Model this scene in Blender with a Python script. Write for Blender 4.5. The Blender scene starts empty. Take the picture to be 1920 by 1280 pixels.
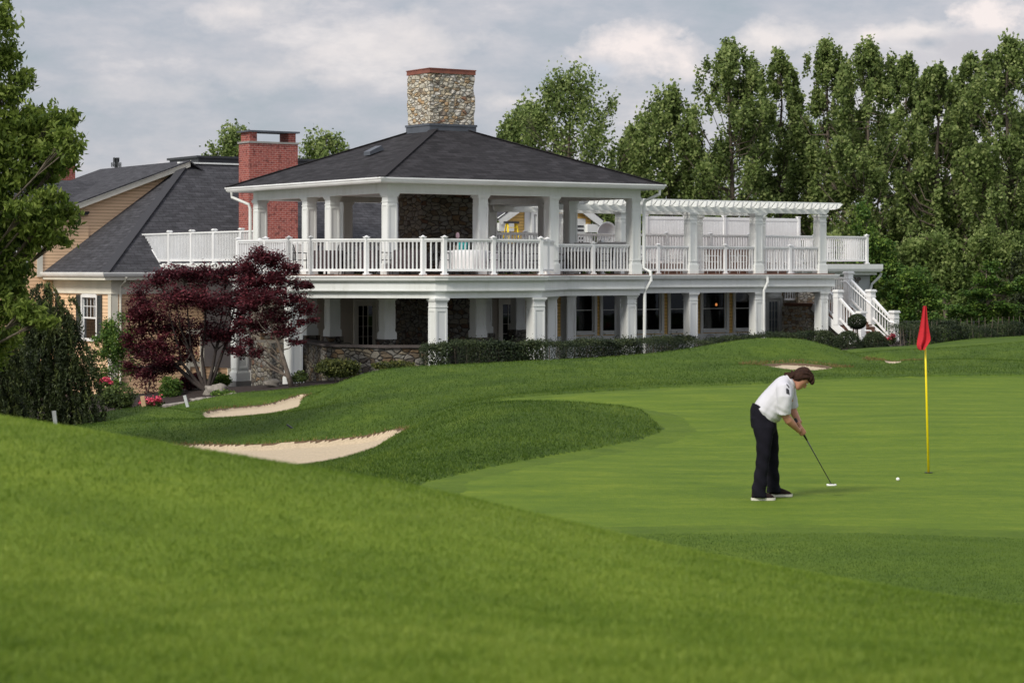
import bpy, math, random
import numpy as np
from mathutils import Vector, Matrix
random.seed(7); rng=np.random.default_rng(11)
SC=bpy.context.scene; COL=SC.collection
F=4100.0; CZ=2.58; HY=505.0
def W(px,py,Z): return ((px-960)/F*Z, Z, CZ-(py-HY)/F*Z)
def zat(py,Z): return CZ-(py-HY)/F*Z
# ------------------------------------------------------------ materials
def newmat(name):
    m=bpy.data.materials.new(name); m.use_nodes=True
    nt=m.node_tree; b=nt.nodes['Principled BSDF']; return m,nt,b
def node(nt,t,**k):
    n=nt.nodes.new(t)
    for a,v in k.items():
        if a in('inp',): 
            for i,x in v.items(): n.inputs[i].default_value=x
        else: setattr(n,a,v)
    return n
def rgba(c): return (c[0],c[1],c[2],1)
def ramp(nt,stops,interp='LINEAR'):
    r=nt.nodes.new('ShaderNodeValToRGB'); r.color_ramp.interpolation=interp
    e=r.color_ramp.elements
    while len(e)<len(stops): e.new(0.5)
    for i,(p,c) in enumerate(stops): e[i].position=p; e[i].color=rgba(c)
    return r
def coords(nt,scale=(1,1,1),kind='Object'):
    tc=nt.nodes.new('ShaderNodeTexCoord'); mp=nt.nodes.new('ShaderNodeMapping')
    mp.inputs['Scale'].default_value=scale; nt.links.new(tc.outputs[kind],mp.inputs[0]); return mp.outputs[0]
def noise(nt,vec,scale,detail=4,rough=.55):
    n=nt.nodes.new('ShaderNodeTexNoise'); n.inputs['Scale'].default_value=scale
    n.inputs['Detail'].default_value=detail; n.inputs['Roughness'].default_value=rough
    nt.links.new(vec,n.inputs['Vector']); return n.outputs['Fac']
def bump(nt,b,h,strength=.3,dist=.02):
    n=nt.nodes.new('ShaderNodeBump'); n.inputs['Strength'].default_value=strength; n.inputs['Distance'].default_value=dist
    nt.links.new(h,n.inputs['Height']); nt.links.new(n.outputs[0],b.inputs['Normal'])
def plain(name,c,c2=None,scale=3,rough=.5,bs=0,bscale=40,metal=0,spec=.5):
    m,nt,b=newmat(name); b.inputs['Roughness'].default_value=rough; b.inputs['Metallic'].default_value=metal
    b.inputs['Specular IOR Level'].default_value=spec
    v=coords(nt); c2=c2 or tuple(x*.82 for x in c)
    r=ramp(nt,[(.3,c2),(.7,c)]); nt.links.new(noise(nt,v,scale),r.inputs[0]); nt.links.new(r.outputs[0],b.inputs['Base Color'])
    if bs: bump(nt,b,noise(nt,v,bscale),bs)
    return m
MT={}
MT['white']=plain('white_paint',(.78,.79,.77),(.62,.62,.585),1.1,.45,.12,9)
def painted(name,c,c2,dirt):
    m,nt,b=newmat(name); b.inputs['Roughness'].default_value=.42
    v=coords(nt,(2.2,2.2,.35)); n=noise(nt,v,2.5,6,.65); v2=coords(nt); n2=noise(nt,v2,1.0,3)
    r=ramp(nt,[(.28,dirt),(.42,c2),(.6,c)]); s1=node(nt,'ShaderNodeMath',operation='MULTIPLY_ADD',inp={1:.6}); nt.links.new(n,s1.inputs[0]); s2=node(nt,'ShaderNodeMath',operation='MULTIPLY',inp={1:.4}); nt.links.new(n2,s2.inputs[0]); nt.links.new(s2.outputs[0],s1.inputs[2]); nt.links.new(s1.outputs[0],r.inputs[0]); nt.links.new(r.outputs[0],b.inputs['Base Color']); bump(nt,b,n,.08); return m
MT['white']=painted('white_paint',(.76,.78,.77),(.71,.73,.71),(.58,.59,.55))
MT['vinyl']=plain('white_vinyl',(.86,.87,.88),(.74,.745,.74),1.3,.38)
MT['cream']=plain('cream_trim',(.74,.71,.62),(.62,.60,.52),1.2,.5)
MT['tan']=plain('tan_paint',(.46,.41,.34),(.38,.34,.28),1.5,.6)
MT['grey']=plain('grey_paint',(.42,.44,.45),(.36,.38,.39),1.5,.5)
MT['deckwood']=plain('deck_wood',(.22,.11,.07),(.13,.065,.045),6,.6)
MT['concrete']=plain('concrete',(.30,.29,.27),(.2,.2,.19),5,.85,.3,60)
MT['darkmetal']=plain('dark_metal',(.04,.043,.05),(.025,.027,.03),4,.4)
MT['copper']=plain('copper_cap',(.30,.10,.06),(.2,.07,.05),4,.45,metal=.3)
MT['flash']=plain('lead_flashing',(.085,.095,.115),(.06,.07,.085),4,.45)
MT['dark']=plain('dark_interior',(.045,.038,.036),(.03,.025,.026),2,.8)
MT['shutter']=plain('shutter_paint',(.04,.05,.05),None,5,.5)
MT['yellow']=plain('yellow_plastic',(.85,.62,.02),None,5,.4)
MT['polepaint']=plain('yellow_pole',(.95,.76,.01),(.85,.66,.01),5,.35)
MT['cloth']=plain('white_cloth',(.78,.78,.78),(.66,.66,.68),6,.9)
MT['darkcloth']=plain('dark_cloth',(.045,.03,.035),None,6,.9)
MT['teal']=plain('teal_cloth',(.02,.35,.35),None,6,.8)
MT['red']=plain('flag_cloth',(.52,.012,.022),(.40,.01,.02),14,.85,.3,60)
MT['bark']=plain('bark',(.16,.13,.10),(.08,.065,.05),9,.9,.6,50)
MT['barkdark']=plain('dark_bark',(.07,.055,.048),(.03,.024,.022),9,.9,.6,50)
MT['barklight']=plain('maple_bark',(.15,.12,.095),(.07,.055,.045),9,.9,.5,50)
MT['rock']=plain('rock',(.34,.31,.27),(.15,.135,.12),5,.9,.8,14)
MT['wood']=plain('stake_wood',(.5,.33,.2),None,9,.8)
MT['pipe']=plain('pale_pipe',(.55,.57,.58),None,9,.5)
MT['shaft']=plain('steel_shaft',(.1,.1,.1),None,20,.3,metal=.7)
MT['skin']=plain('skin',(.52,.25,.165),(.44,.20,.13),18,.55)
MT['hair']=plain('brown_hair',(.05,.022,.014),(.018,.009,.007),40,.7,.5,90,spec=.15)
MT['ball']=plain('ball_white',(.9,.9,.88),None,40,.3)
MT['shoe']=plain('brown_suede',(.026,.015,.015),(.016,.01,.01),40,.85,spec=.15)
MT['sole']=plain('pale_sole',(.72,.70,.62),None,20,.6)
MT['print']=plain('black_print',(.02,.02,.025),None,20,.7)
MT['pink']=plain('pink_petals',(.75,.10,.18),(.5,.04,.1),30,.7)
MT['palepink']=plain('pale_petals',(.8,.55,.6),None,30,.7)
def tglass():
    m,nt,b=newmat('window_glass'); nt.nodes.remove(b); out=nt.nodes['Material Output']
    t=node(nt,'ShaderNodeBsdfTransparent'); t.inputs[0].default_value=(.42,.46,.5,1)
    g=node(nt,'ShaderNodeBsdfGlossy'); g.inputs[0].default_value=(.8,.85,.9,1); g.inputs['Roughness'].default_value=.03
    fr=node(nt,'ShaderNodeFresnel'); fr.inputs[0].default_value=1.35
    mx=node(nt,'ShaderNodeMixShader'); nt.links.new(fr.outputs[0],mx.inputs[0]); nt.links.new(t.outputs[0],mx.inputs[1]); nt.links.new(g.outputs[0],mx.inputs[2])
    nt.links.new(mx.outputs[0],out.inputs[0]); return m
MT['glass']=tglass()
def lampmat():
    m,nt,b=newmat('lamp_glow'); b.inputs['Base Color'].default_value=(1,.4,.12,1)
    b.inputs['Emission Color'].default_value=(1,.32,.08,1); b.inputs['Emission Strength'].default_value=1.2; return m
MT['lamp']=lampmat()
def stone(name,stops,scale=3.2,vscale=1.55,mortar=(.10,.085,.065)):
    m,nt,b=newmat(name); b.inputs['Roughness'].default_value=.85
    v=coords(nt,(1,1,vscale))
    nz=node(nt,'ShaderNodeTexNoise'); nz.inputs['Scale'].default_value=3.0; nz.inputs['Detail'].default_value=3; nt.links.new(v,nz.inputs['Vector'])
    mx=node(nt,'ShaderNodeVectorMath',operation='SCALE'); mx.inputs['Scale'].default_value=.16
    nt.links.new(nz.outputs['Color'],mx.inputs[0])
    ad=node(nt,'ShaderNodeVectorMath',operation='ADD'); nt.links.new(v,ad.inputs[0]); nt.links.new(mx.outputs[0],ad.inputs[1])
    vo=node(nt,'ShaderNodeTexVoronoi',feature='F1'); vo.inputs['Scale'].default_value=scale; vo.inputs['Randomness'].default_value=.85; nt.links.new(ad.outputs[0],vo.inputs['Vector'])
    ve=node(nt,'ShaderNodeTexVoronoi',feature='DISTANCE_TO_EDGE'); ve.inputs['Scale'].default_value=scale; ve.inputs['Randomness'].default_value=.85; nt.links.new(ad.outputs[0],ve.inputs['Vector'])
    sp=node(nt,'ShaderNodeSeparateColor'); nt.links.new(vo.outputs['Color'],sp.inputs[0])
    r=ramp(nt,stops,'CONSTANT'); nt.links.new(sp.outputs[0],r.inputs[0])
    nn=noise(nt,v,16,5); rr=ramp(nt,[(.3,(.72,.72,.72)),(.7,(1.15,1.12,1.08))]); nt.links.new(nn,rr.inputs[0])
    mul=node(nt,'ShaderNodeMix',data_type='RGBA',blend_type='MULTIPLY'); mul.inputs[0].default_value=1; nt.links.new(r.outputs[0],mul.inputs[6]); nt.links.new(rr.outputs[0],mul.inputs[7])
    er=ramp(nt,[(.02,(0,0,0)),(.07,(1,1,1))]); nt.links.new(ve.outputs['Distance'],er.inputs[0])
    mm=node(nt,'ShaderNodeMix',data_type='RGBA'); mm.inputs[6].default_value=rgba(mortar)
    nt.links.new(er.outputs[0],mm.inputs[0]); nt.links.new(mul.outputs[2],mm.inputs[7]); nt.links.new(mm.outputs[2],b.inputs['Base Color'])
    er2=ramp(nt,[(0,(0,0,0)),(.18,(1,1,1))]); nt.links.new(ve.outputs['Distance'],er2.inputs[0])
    bump(nt,b,er2.outputs[0],.9,.05)
    return m
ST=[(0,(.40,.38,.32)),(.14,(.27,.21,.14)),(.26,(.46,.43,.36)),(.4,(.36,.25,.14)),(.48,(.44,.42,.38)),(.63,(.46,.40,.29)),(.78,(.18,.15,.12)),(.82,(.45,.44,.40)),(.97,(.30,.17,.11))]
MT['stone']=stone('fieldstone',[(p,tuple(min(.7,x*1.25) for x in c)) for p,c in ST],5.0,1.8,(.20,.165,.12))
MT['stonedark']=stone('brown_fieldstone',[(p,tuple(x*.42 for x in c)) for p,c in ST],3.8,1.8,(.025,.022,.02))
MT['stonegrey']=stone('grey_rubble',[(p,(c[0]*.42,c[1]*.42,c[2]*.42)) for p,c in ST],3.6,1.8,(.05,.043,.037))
def brick():
    m,nt,b=newmat('red_brick'); b.inputs['Roughness'].default_value=.85
    tc=node(nt,'ShaderNodeTexCoord'); sx=node(nt,'ShaderNodeSeparateXYZ'); nt.links.new(tc.outputs['Object'],sx.inputs[0])
    ad=node(nt,'ShaderNodeMath',operation='ADD'); nt.links.new(sx.outputs[0],ad.inputs[0]); nt.links.new(sx.outputs[1],ad.inputs[1])
    cb=node(nt,'ShaderNodeCombineXYZ'); nt.links.new(ad.outputs[0],cb.inputs[0]); nt.links.new(sx.outputs[2],cb.inputs[1])
    br=node(nt,'ShaderNodeTexBrick'); nt.links.new(cb.outputs[0],br.inputs['Vector'])
    br.inputs['Scale'].default_value=1; br.inputs['Brick Width'].default_value=.215; br.inputs['Row Height'].default_value=.078
    br.inputs['Mortar Size'].default_value=.008; br.inputs['Bias'].default_value=-.25
    br.inputs['Color1'].default_value=(.29,.062,.045,1); br.inputs['Color2'].default_value=(.19,.04,.034,1); br.inputs['Mortar'].default_value=(.36,.22,.19,1)
    n=noise(nt,cb.outputs[0],1.8,3); n2=noise(nt,cb.outputs[0],5.5,2)
    r=ramp(nt,[(.34,(.5,.42,.42)),(.45,(1,1,1)),(.66,(1,1,1)),(.76,(1.9,2.6,2.6))]); nt.links.new(n2,r.inputs[0])
    mu=node(nt,'ShaderNodeMix',data_type='RGBA',blend_type='MULTIPLY'); mu.inputs[0].default_value=1; nt.links.new(br.outputs[0],mu.inputs[6]); nt.links.new(r.outputs[0],mu.inputs[7])
    nt.links.new(mu.outputs[2],b.inputs['Base Color']); bump(nt,b,br.outputs['Fac'],-.4,.01); return m
MT['brick']=brick()
def siding(name,c):
    m,nt,b=newmat(name); b.inputs['Roughness'].default_value=.6
    tc=node(nt,'ShaderNodeTexCoord'); sx=node(nt,'ShaderNodeSeparateXYZ'); nt.links.new(tc.outputs['Object'],sx.inputs[0])
    d=node(nt,'ShaderNodeMath',operation='DIVIDE'); d.inputs[1].default_value=.125; nt.links.new(sx.outputs[2],d.inputs[0])
    fr=node(nt,'ShaderNodeMath',operation='FRACT'); nt.links.new(d.outputs[0],fr.inputs[0])
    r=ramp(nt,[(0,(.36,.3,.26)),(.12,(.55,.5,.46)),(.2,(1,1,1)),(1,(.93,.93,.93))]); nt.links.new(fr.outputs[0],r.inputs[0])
    v=coords(nt,(.6,.6,3)); n=noise(nt,v,2.2); r2=ramp(nt,[(.3,tuple(x*.88 for x in c)),(.7,c)]); nt.links.new(n,r2.inputs[0])
    mu=node(nt,'ShaderNodeMix',data_type='RGBA',blend_type='MULTIPLY'); mu.inputs[0].default_value=1; nt.links.new(r2.outputs[0],mu.inputs[6]); nt.links.new(r.outputs[0],mu.inputs[7])
    nt.links.new(mu.outputs[2],b.inputs['Base Color'])
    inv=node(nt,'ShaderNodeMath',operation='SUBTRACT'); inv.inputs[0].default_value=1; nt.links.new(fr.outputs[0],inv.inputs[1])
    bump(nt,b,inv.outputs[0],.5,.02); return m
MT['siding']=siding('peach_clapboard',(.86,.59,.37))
MT['sidingy']=siding('yellow_clapboard',(.85,.55,.16))
def shingle(name,c1,c2,wid=.3,row=.14):
    m,nt,b=newmat(name); b.inputs['Roughness'].default_value=.92; b.inputs['Specular IOR Level'].default_value=.25
    uv=node(nt,'ShaderNodeUVMap')
    br=node(nt,'ShaderNodeTexBrick'); nt.links.new(uv.outputs[0],br.inputs['Vector'])
    br.inputs['Scale'].default_value=1; br.inputs['Brick Width'].default_value=wid; br.inputs['Row Height'].default_value=row
    br.inputs['Mortar Size'].default_value=.012; br.inputs['Mortar Smooth'].default_value=.6
    br.inputs['Color1'].default_value=rgba(c1); br.inputs['Color2'].default_value=rgba(c2); br.inputs['Mortar'].default_value=rgba(tuple(x*.4 for x in c2))
    mp=node(nt,'ShaderNodeMapping'); mp.inputs['Scale'].default_value=(1.2,3.2,1); nt.links.new(uv.outputs[0],mp.inputs[0])
    n=noise(nt,mp.outputs[0],1.6,5,.7); r=ramp(nt,[(.3,(.55,.55,.55)),(.72,(1.55,1.5,1.5))]); nt.links.new(n,r.inputs[0])
    mu=node(nt,'ShaderNodeMix',data_type='RGBA',blend_type='MULTIPLY'); mu.inputs[0].default_value=1; nt.links.new(br.outputs[0],mu.inputs[6]); nt.links.new(r.outputs[0],mu.inputs[7])
    nt.links.new(mu.outputs[2],b.inputs['Base Color']); bump(nt,b,br.outputs['Fac'],-.5,.015); return m
MT['shingle']=shingle('charcoal_shingle',(.034,.033,.037),(.014,.0135,.0155),.42,.19)
MT['shinglegrey']=shingle('grey_shingle',(.058,.060,.068),(.039,.040,.046),.4,.17)
def leafmat(name,lo,mid,hi,trans=.35):
    m,nt,b=newmat(name); b.inputs['Roughness'].default_value=.6; b.inputs['Specular IOR Level'].default_value=.3
    at=node(nt,'ShaderNodeAttribute'); at.attribute_name='tone'
    r=ramp(nt,[(0,lo),(.5,mid),(1,hi)]); nt.links.new(at.outputs['Fac'],r.inputs[0]); nt.links.new(r.outputs[0],b.inputs['Base Color'])
    t=node(nt,'ShaderNodeBsdfTranslucent'); nt.links.new(r.outputs[0],t.inputs[0])
    mx=node(nt,'ShaderNodeMixShader'); mx.inputs[0].default_value=trans
    nt.links.new(b.outputs[0],mx.inputs[1]); nt.links.new(t.outputs[0],mx.inputs[2]); nt.links.new(mx.outputs[0],nt.nodes['Material Output'].inputs[0]); return m
MT['poplar']=leafmat('poplar_leaf',(.05,.078,.022),(.20,.28,.08),(.43,.50,.19),.55)
MT['oak']=leafmat('oak_leaf',(.05,.09,.015),(.155,.22,.035),(.34,.42,.10),.5)
MT['conifer']=leafmat('cypress_spray',(.012,.019,.008),(.042,.06,.018),(.16,.19,.055),.2)
MT['maple']=leafmat('maple_leaf',(.032,.009,.013),(.095,.020,.030),(.26,.06,.075),.4)
MT['shrub']=leafmat('shrub_leaf',(.02,.035,.012),(.055,.085,.02),(.15,.20,.05),.25)
MT['bright']=leafmat('bright_leaf',(.03,.08,.015),(.09,.17,.03),(.24,.34,.06),.35)
MT['yew']=leafmat('golden_yew_leaf',(.02,.028,.008),(.06,.075,.018),(.2,.2,.045),.2)
MT['hedge']=leafmat('hedge_leaf',(.012,.022,.012),(.032,.05,.02),(.10,.12,.05),.2)
MT['blade']=leafmat('grass_blade',(.024,.055,.005),(.062,.12,.010),(.15,.21,.025),.3)
MT['bladefront']=leafmat('mown_grass_blade',(.07,.128,.010),(.14,.222,.020),(.27,.345,.055),.35)
MT['straw']=leafmat('straw_blade',(.10,.06,.025),(.2,.13,.05),(.3,.25,.08),.2)
# ------------------------------------------------------------ mesh builder
class MB:
    def __init__(s): s.v=[]; s.f=[]; s.uv=[]
    def add(s,vs,fs,uvs=None):
        o=len(s.v); s.v.extend([tuple(x) for x in vs]); 
        for i,f in enumerate(fs):
            s.f.append(tuple(o+j for j in f)); s.uv.append(uvs[i] if uvs else None)
    def box(s,x0,x1,y0,y1,z0,z1):
        vs=[(x0,y0,z0),(x1,y0,z0),(x1,y1,z0),(x0,y1,z0),(x0,y0,z1),(x1,y0,z1),(x1,y1,z1),(x0,y1,z1)]
        s.add(vs,[(0,3,2,1),(4,5,6,7),(0,1,5,4),(1,2,6,5),(2,3,7,6),(3,0,4,7)]); return s
    def cbox(s,c,d): return s.box(c[0]-d[0]/2,c[0]+d[0]/2,c[1]-d[1]/2,c[1]+d[1]/2,c[2]-d[2]/2,c[2]+d[2]/2)
    def beam(s,a,b,w,h,up=(0,0,1)):
        a=Vector(a); b=Vector(b); d=(b-a).normalized(); up=Vector(up)
        if abs(d.dot(up))>.98: up=Vector((0,1,0))
        r=d.cross(up).normalized()*w/2; u=r.cross(d).normalized()*h/2
        vs=[a-r-u,a+r-u,a+r+u,a-r+u,b-r-u,b+r-u,b+r+u,b-r+u]
        s.add(vs,[(0,1,2,3)[::-1],(4,5,6,7),(0,1,5,4),(1,2,6,5),(2,3,7,6),(3,0,4,7)]); return s
    def tube(s,pts,rad,n=8,cap=True):
        pts=[Vector(p) for p in pts]
        if not hasattr(rad,'__len__'): rad=[rad]*len(pts)
        vs=[];fs=[]; prev=None
        for i,p in enumerate(pts):
            d=(pts[min(i+1,len(pts)-1)]-pts[max(i-1,0)]).normalized()
            up=prev if prev is not None else (Vector((0,0,1)) if abs(d.z)<.9 else Vector((1,0,0)))
            a=(up-d*up.dot(d)).normalized(); b=d.cross(a); prev=a
            for k in range(n):
                t=2*math.pi*k/n; vs.append(p+(a*math.cos(t)+b*math.sin(t))*rad[i])
        for i in range(len(pts)-1):
            for k in range(n): fs.append((i*n+k,i*n+(k+1)%n,(i+1)*n+(k+1)%n,(i+1)*n+k))
        if cap: fs.append(tuple(range(n))[::-1]); fs.append(tuple((len(pts)-1)*n+k for k in range(n)))
        s.add(vs,fs); return s
    def prism(s,poly,z0,z1):
        n=len(poly); vs=[(x,y,z0) for x,y in poly]+[(x,y,z1) for x,y in poly]
        s.add(vs,[tuple(range(n))[::-1],tuple(range(n,2*n))]+[(i,(i+1)%n,n+(i+1)%n,n+i) for i in range(n)]); return s
    def sweep(s,path,prof,closed=False):
        P=[Vector((p[0],p[1])) for p in path]; n=len(P); m=len(prof); vs=[]
        for i in range(n):
            if closed: d0=(P[i]-P[i-1]).normalized(); d1=(P[(i+1)%n]-P[i]).normalized()
            else:
                d1=(P[min(i+1,n-1)]-P[min(i,n-2)]).normalized(); d0=(P[max(i,1)]-P[max(i-1,0)]).normalized()
            n0=Vector((d0.y,-d0.x)); n1=Vector((d1.y,-d1.x)); k=(n0+n1); k=k/ max(.3,(1+n0.dot(n1)))
            for o,z in prof: vs.append((P[i].x+k.x*o,P[i].y+k.y*o,z))
        fs=[]
        for i in range(n if closed else n-1):
            j=(i+1)%n
            for q in range(m): fs.append((i*m+q,j*m+q,j*m+(q+1)%m,i*m+(q+1)%m))
        if not closed: fs.append(tuple(range(m))); fs.append(tuple((n-1)*m+q for q in range(m))[::-1])
        s.add(vs,fs); return s
    def slab(s,pts,th,udir=None):
        P=[Vector(p) for p in pts]; nr=(P[1]-P[0]).cross(P[2]-P[0]).normalized()
        if nr.z<0: P=P[::-1]; nr=-nr
        U=Vector(udir) if udir else (P[1]-P[0]); U=(U-nr*U.dot(nr)).normalized(); V=nr.cross(U)
        o=P[0]*0; uv=[((p-o).dot(U),(p-o).dot(V)) for p in P]; n=len(P)
        vs=P+[p-nr*th for p in P]
        fs=[tuple(range(n)),tuple(range(n,2*n))[::-1]]+[(i,n+i,n+(i+1)%n,(i+1)%n) for i in range(n)]
        u2=[uv,uv[::-1]]+[[uv[i],uv[i],uv[(i+1)%n],uv[(i+1)%n]] for i in range(n)]
        s.add(vs,fs,u2); return s
    def sphere(s,c,r,n=10,m=7,rz=None):
        rz=rz or r; vs=[];fs=[]
        for i in range(m+1):
            t=math.pi*i/m
            for k in range(n):
                a=2*math.pi*k/n; vs.append((c[0]+r*math.sin(t)*math.cos(a),c[1]+r*math.sin(t)*math.sin(a),c[2]+rz*math.cos(t)))
        for i in range(m):
            for k in range(n): fs.append((i*n+k,(i+1)*n+k,(i+1)*n+(k+1)%n,i*n+(k+1)%n))
        s.add(vs,fs); return s
    def build(s,name,mat,parent=None,smooth=False,loc=None):
        me=bpy.data.meshes.new(name); me.from_pydata(s.v,[],s.f)
        if any(u for u in s.uv):
            l=me.uv_layers.new(name='UVMap'); k=0
            for f,u in zip(s.f,s.uv):
                for j in range(len(f)):
                    l.data[k].uv=u[j] if u else (0,0); k+=1
        me.materials.append(MT[mat] if isinstance(mat,str) else mat); me.update()
        if smooth: me.polygons.foreach_set('use_smooth',[True]*len(me.polygons))
        o=bpy.data.objects.new(name,me); COL.objects.link(o)
        if parent: o.parent=parent
        if loc: o.location=loc
        return o
def tag(o,label,cat,group=None,kind=None):
    if label: o['label']=label
    if cat: o['category']=cat
    if group: o['group']=group
    if kind: o['kind']=kind
    return o
def empty(name,loc=(0,0,0),rz=0,label=None,cat=None,group=None):
    o=bpy.data.objects.new(name,None); COL.objects.link(o); o.location=loc; o.rotation_euler=(0,0,rz); o.empty_display_size=.2
    return tag(o,label,cat,group)
def copy_tree(o,parent=None):
    c=o.copy(); COL.objects.link(c)
    if parent: c.parent=parent
    for ch in [x for x in COL.objects if x.parent==o]: copy_tree(ch,c)
    return c
def np_mesh(name,verts,faces,mat,parent=None,tone=None,smooth=False):
    """verts (N,3), faces (M,k) arrays of equal size k"""
    me=bpy.data.meshes.new(name); N=len(verts); M,k=faces.shape
    me.vertices.add(N); me.vertices.foreach_set('co',np.ascontiguousarray(verts,dtype=np.float32).ravel())
    me.loops.add(M*k); me.loops.foreach_set('vertex_index',np.ascontiguousarray(faces,dtype=np.int32).ravel())
    me.polygons.add(M); me.polygons.foreach_set('loop_start',np.arange(0,M*k,k,dtype=np.int32))
    if tone is not None:
        a=me.attributes.new('tone','FLOAT','FACE'); a.data.foreach_set('value',np.ascontiguousarray(tone,dtype=np.float32))
    if smooth: me.polygons.foreach_set('use_smooth',np.ones(M,dtype=bool))
    me.materials.append(MT[mat] if isinstance(mat,str) else mat); me.update(calc_edges=True); me.validate()
    o=bpy.data.objects.new(name,me); COL.objects.link(o)
    if parent: o.parent=parent
    return o
# ------------------------------------------------------------ camera, light, sky
cam=bpy.data.cameras.new('camera'); co=bpy.data.objects.new('camera',cam); COL.objects.link(co)
co.location=(0,0,CZ); co.rotation_euler=(math.pi/2,0,0); cam.sensor_width=36; cam.lens=36*F/1920
cam.shift_y=-(640-HY)/1920; cam.clip_start=.1; cam.clip_end=3000
cam.dof.use_dof=True; cam.dof.focus_distance=44; cam.dof.aperture_fstop=4.5
SC.camera=co
SC.render.resolution_x=1024; SC.render.resolution_y=682
SC.view_settings.view_transform='Standard'; SC.view_settings.look='None'; SC.view_settings.exposure=.28; SC.view_settings.gamma=1
SUN_EL=math.radians(40); SUN_AZ=math.radians(-141)   # azimuth measured from +Y towards +X
sd=Vector((math.sin(SUN_AZ)*math.cos(SUN_EL),math.cos(SUN_AZ)*math.cos(SUN_EL),math.sin(SUN_EL)))
sl=bpy.data.lights.new('sun','SUN'); sl.energy=2.7; sl.angle=math.radians(14); sl.color=(1,.94,.84)
so=bpy.data.objects.new('sun',sl); COL.objects.link(so); so.rotation_euler=(-sd).to_track_quat('-Z','Y').to_euler()
wd=bpy.data.worlds.new('World'); SC.world=wd; wd.use_nodes=True; nt=wd.node_tree; bg=nt.nodes['Background']; wo=nt.nodes['World Output']
sky=node(nt,'ShaderNodeTexSky'); sky.sky_type='NISHITA'; sky.sun_disc=False; sky.sun_elevation=SUN_EL; sky.sun_rotation=SUN_AZ
bg.inputs['Strength'].default_value=.08; nt.links.new(sky.outputs[0],bg.inputs[0])
tc=node(nt,'ShaderNodeTexCoord'); dv=tc.outputs['Generated']
def vmath(op,a,b=None,s=None):
    n=node(nt,'ShaderNodeVectorMath',operation=op)
    for i,x in enumerate((a,b)):
        if x is None: continue
        if isinstance(x,tuple): n.inputs[i].default_value=x
        else: nt.links.new(x,n.inputs[i])
    if s is not None: n.inputs['Scale'].default_value=s
    return n
def fm(op,a,b=0,c=0,clamp=False):
    n=node(nt,'ShaderNodeMath',operation=op); n.use_clamp=clamp
    for i,x in enumerate((a,b,c)):
        if isinstance(x,(int,float)): n.inputs[i].default_value=x
        else: nt.links.new(x,n.inputs[i])
    return n.outputs[0]
def mixc(f,a,b):
    n=node(nt,'ShaderNodeMix',data_type='RGBA')
    if isinstance(f,(int,float)): n.inputs[0].default_value=f
    else: nt.links.new(f,n.inputs[0])
    for i,x in ((6,a),(7,b)):
        if isinstance(x,tuple): n.inputs[i].default_value=rgba(x)
        else: nt.links.new(x,n.inputs[i])
    return n.outputs[2]
vs=vmath('MULTIPLY',dv,(1,1,2.6)).outputs[0]
n1=noise(nt,vs,7,8,.6); n2=noise(nt,vs,20,8,.62)
nb=noise(nt,vmath('MULTIPLY',dv,(1,1,1.5)).outputs[0],42,8,.6)
r1=ramp(nt,[(.36,(.33,.375,.42)),(.46,(.40,.42,.47)),(.54,(.49,.485,.52)),(.64,(.70,.655,.65))])
nt.links.new(fm('ADD',fm('MULTIPLY',n1,.6),fm('MULTIPLY',n2,.4)),r1.inputs[0])
colr=r1.outputs[0]
def blob(px,py,rx,ry,edge,col,prev,flat=0):
    d=Vector(((px-960)/F,1,(HY-py)/F)).normalized()
    q=vmath('SUBTRACT',dv,tuple(d)).outputs[0]
    q=vmath('MULTIPLY',q,(F/rx,0,F/ry)).outputs[0]
    l=vmath('LENGTH',q).outputs['Value']
    m=fm('SUBTRACT',fm('SUBTRACT',1.0,l),fm('MULTIPLY',fm('SUBTRACT',.5,nb),2.4))
    k=fm('MULTIPLY_ADD',m,edge,.0,clamp=True)
    # only the half of the sky ahead
    sp=node(nt,'ShaderNodeSeparateXYZ'); nt.links.new(dv,sp.inputs[0]); k=fm('MULTIPLY',k,fm('GREATER_THAN',sp.outputs[1],0))
    return mixc(k,prev,col)
P1=(.74,.68,.66); P2=(.82,.73,.70)
for b_ in [(450,20,130,38,.9,P1),(760,75,150,60,.8,P1),(600,105,70,40,.6,P1),(500,140,120,40,.35,P1),(1180,95,110,60,1.2,P2),(1130,130,50,25,1,(.5,.52,.58)),(1290,120,70,50,1.0,P2),(1450,75,90,42,1.3,P1),(1440,130,150,50,.5,(.58,.55,.58)),(1630,72,35,26,1.6,P2),(1720,60,90,24,1.5,P1),(1860,28,75,48,2.2,P2),(1830,90,150,42,1.4,(.50,.48,.51)),(1640,120,130,50,.7,(.56,.53,.56)),(1740,82,40,14,1,(.38,.40,.45)),(640,150,60,20,.5,P1),(960,190,60,20,.8,P1),(330,20,70,40,-0.0,P1),(250,170,160,30,.3,P1)]:
    colr=blob(*b_,colr)
sp=node(nt,'ShaderNodeSeparateXYZ'); nt.links.new(dv,sp.inputs[0])
up=fm('MULTIPLY_ADD',fm('SMOOTH_MIN',fm('MAXIMUM',fm('SUBTRACT',sp.outputs[2],.16),0),.6,.1),1.0,1.0)
bg2=node(nt,'ShaderNodeBackground'); nt.links.new(colr,bg2.inputs[0]); nt.links.new(up,bg2.inputs[1])
mxs=node(nt,'ShaderNodeMixShader'); mxs.inputs[0].default_value=.9
nt.links.new(bg.outputs[0],mxs.inputs[1]); nt.links.new(bg2.outputs[0],mxs.inputs[2]); nt.links.new(mxs.outputs[0],wo.inputs[0])
# ------------------------------------------------------------ terrain
CP=[]
def cp(*pts):
    for px,py,Z in pts: CP.append(W(px,py,Z))
def cz(px,Z,z): CP.append(((px-960)/F*Z,Z,z))
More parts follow.
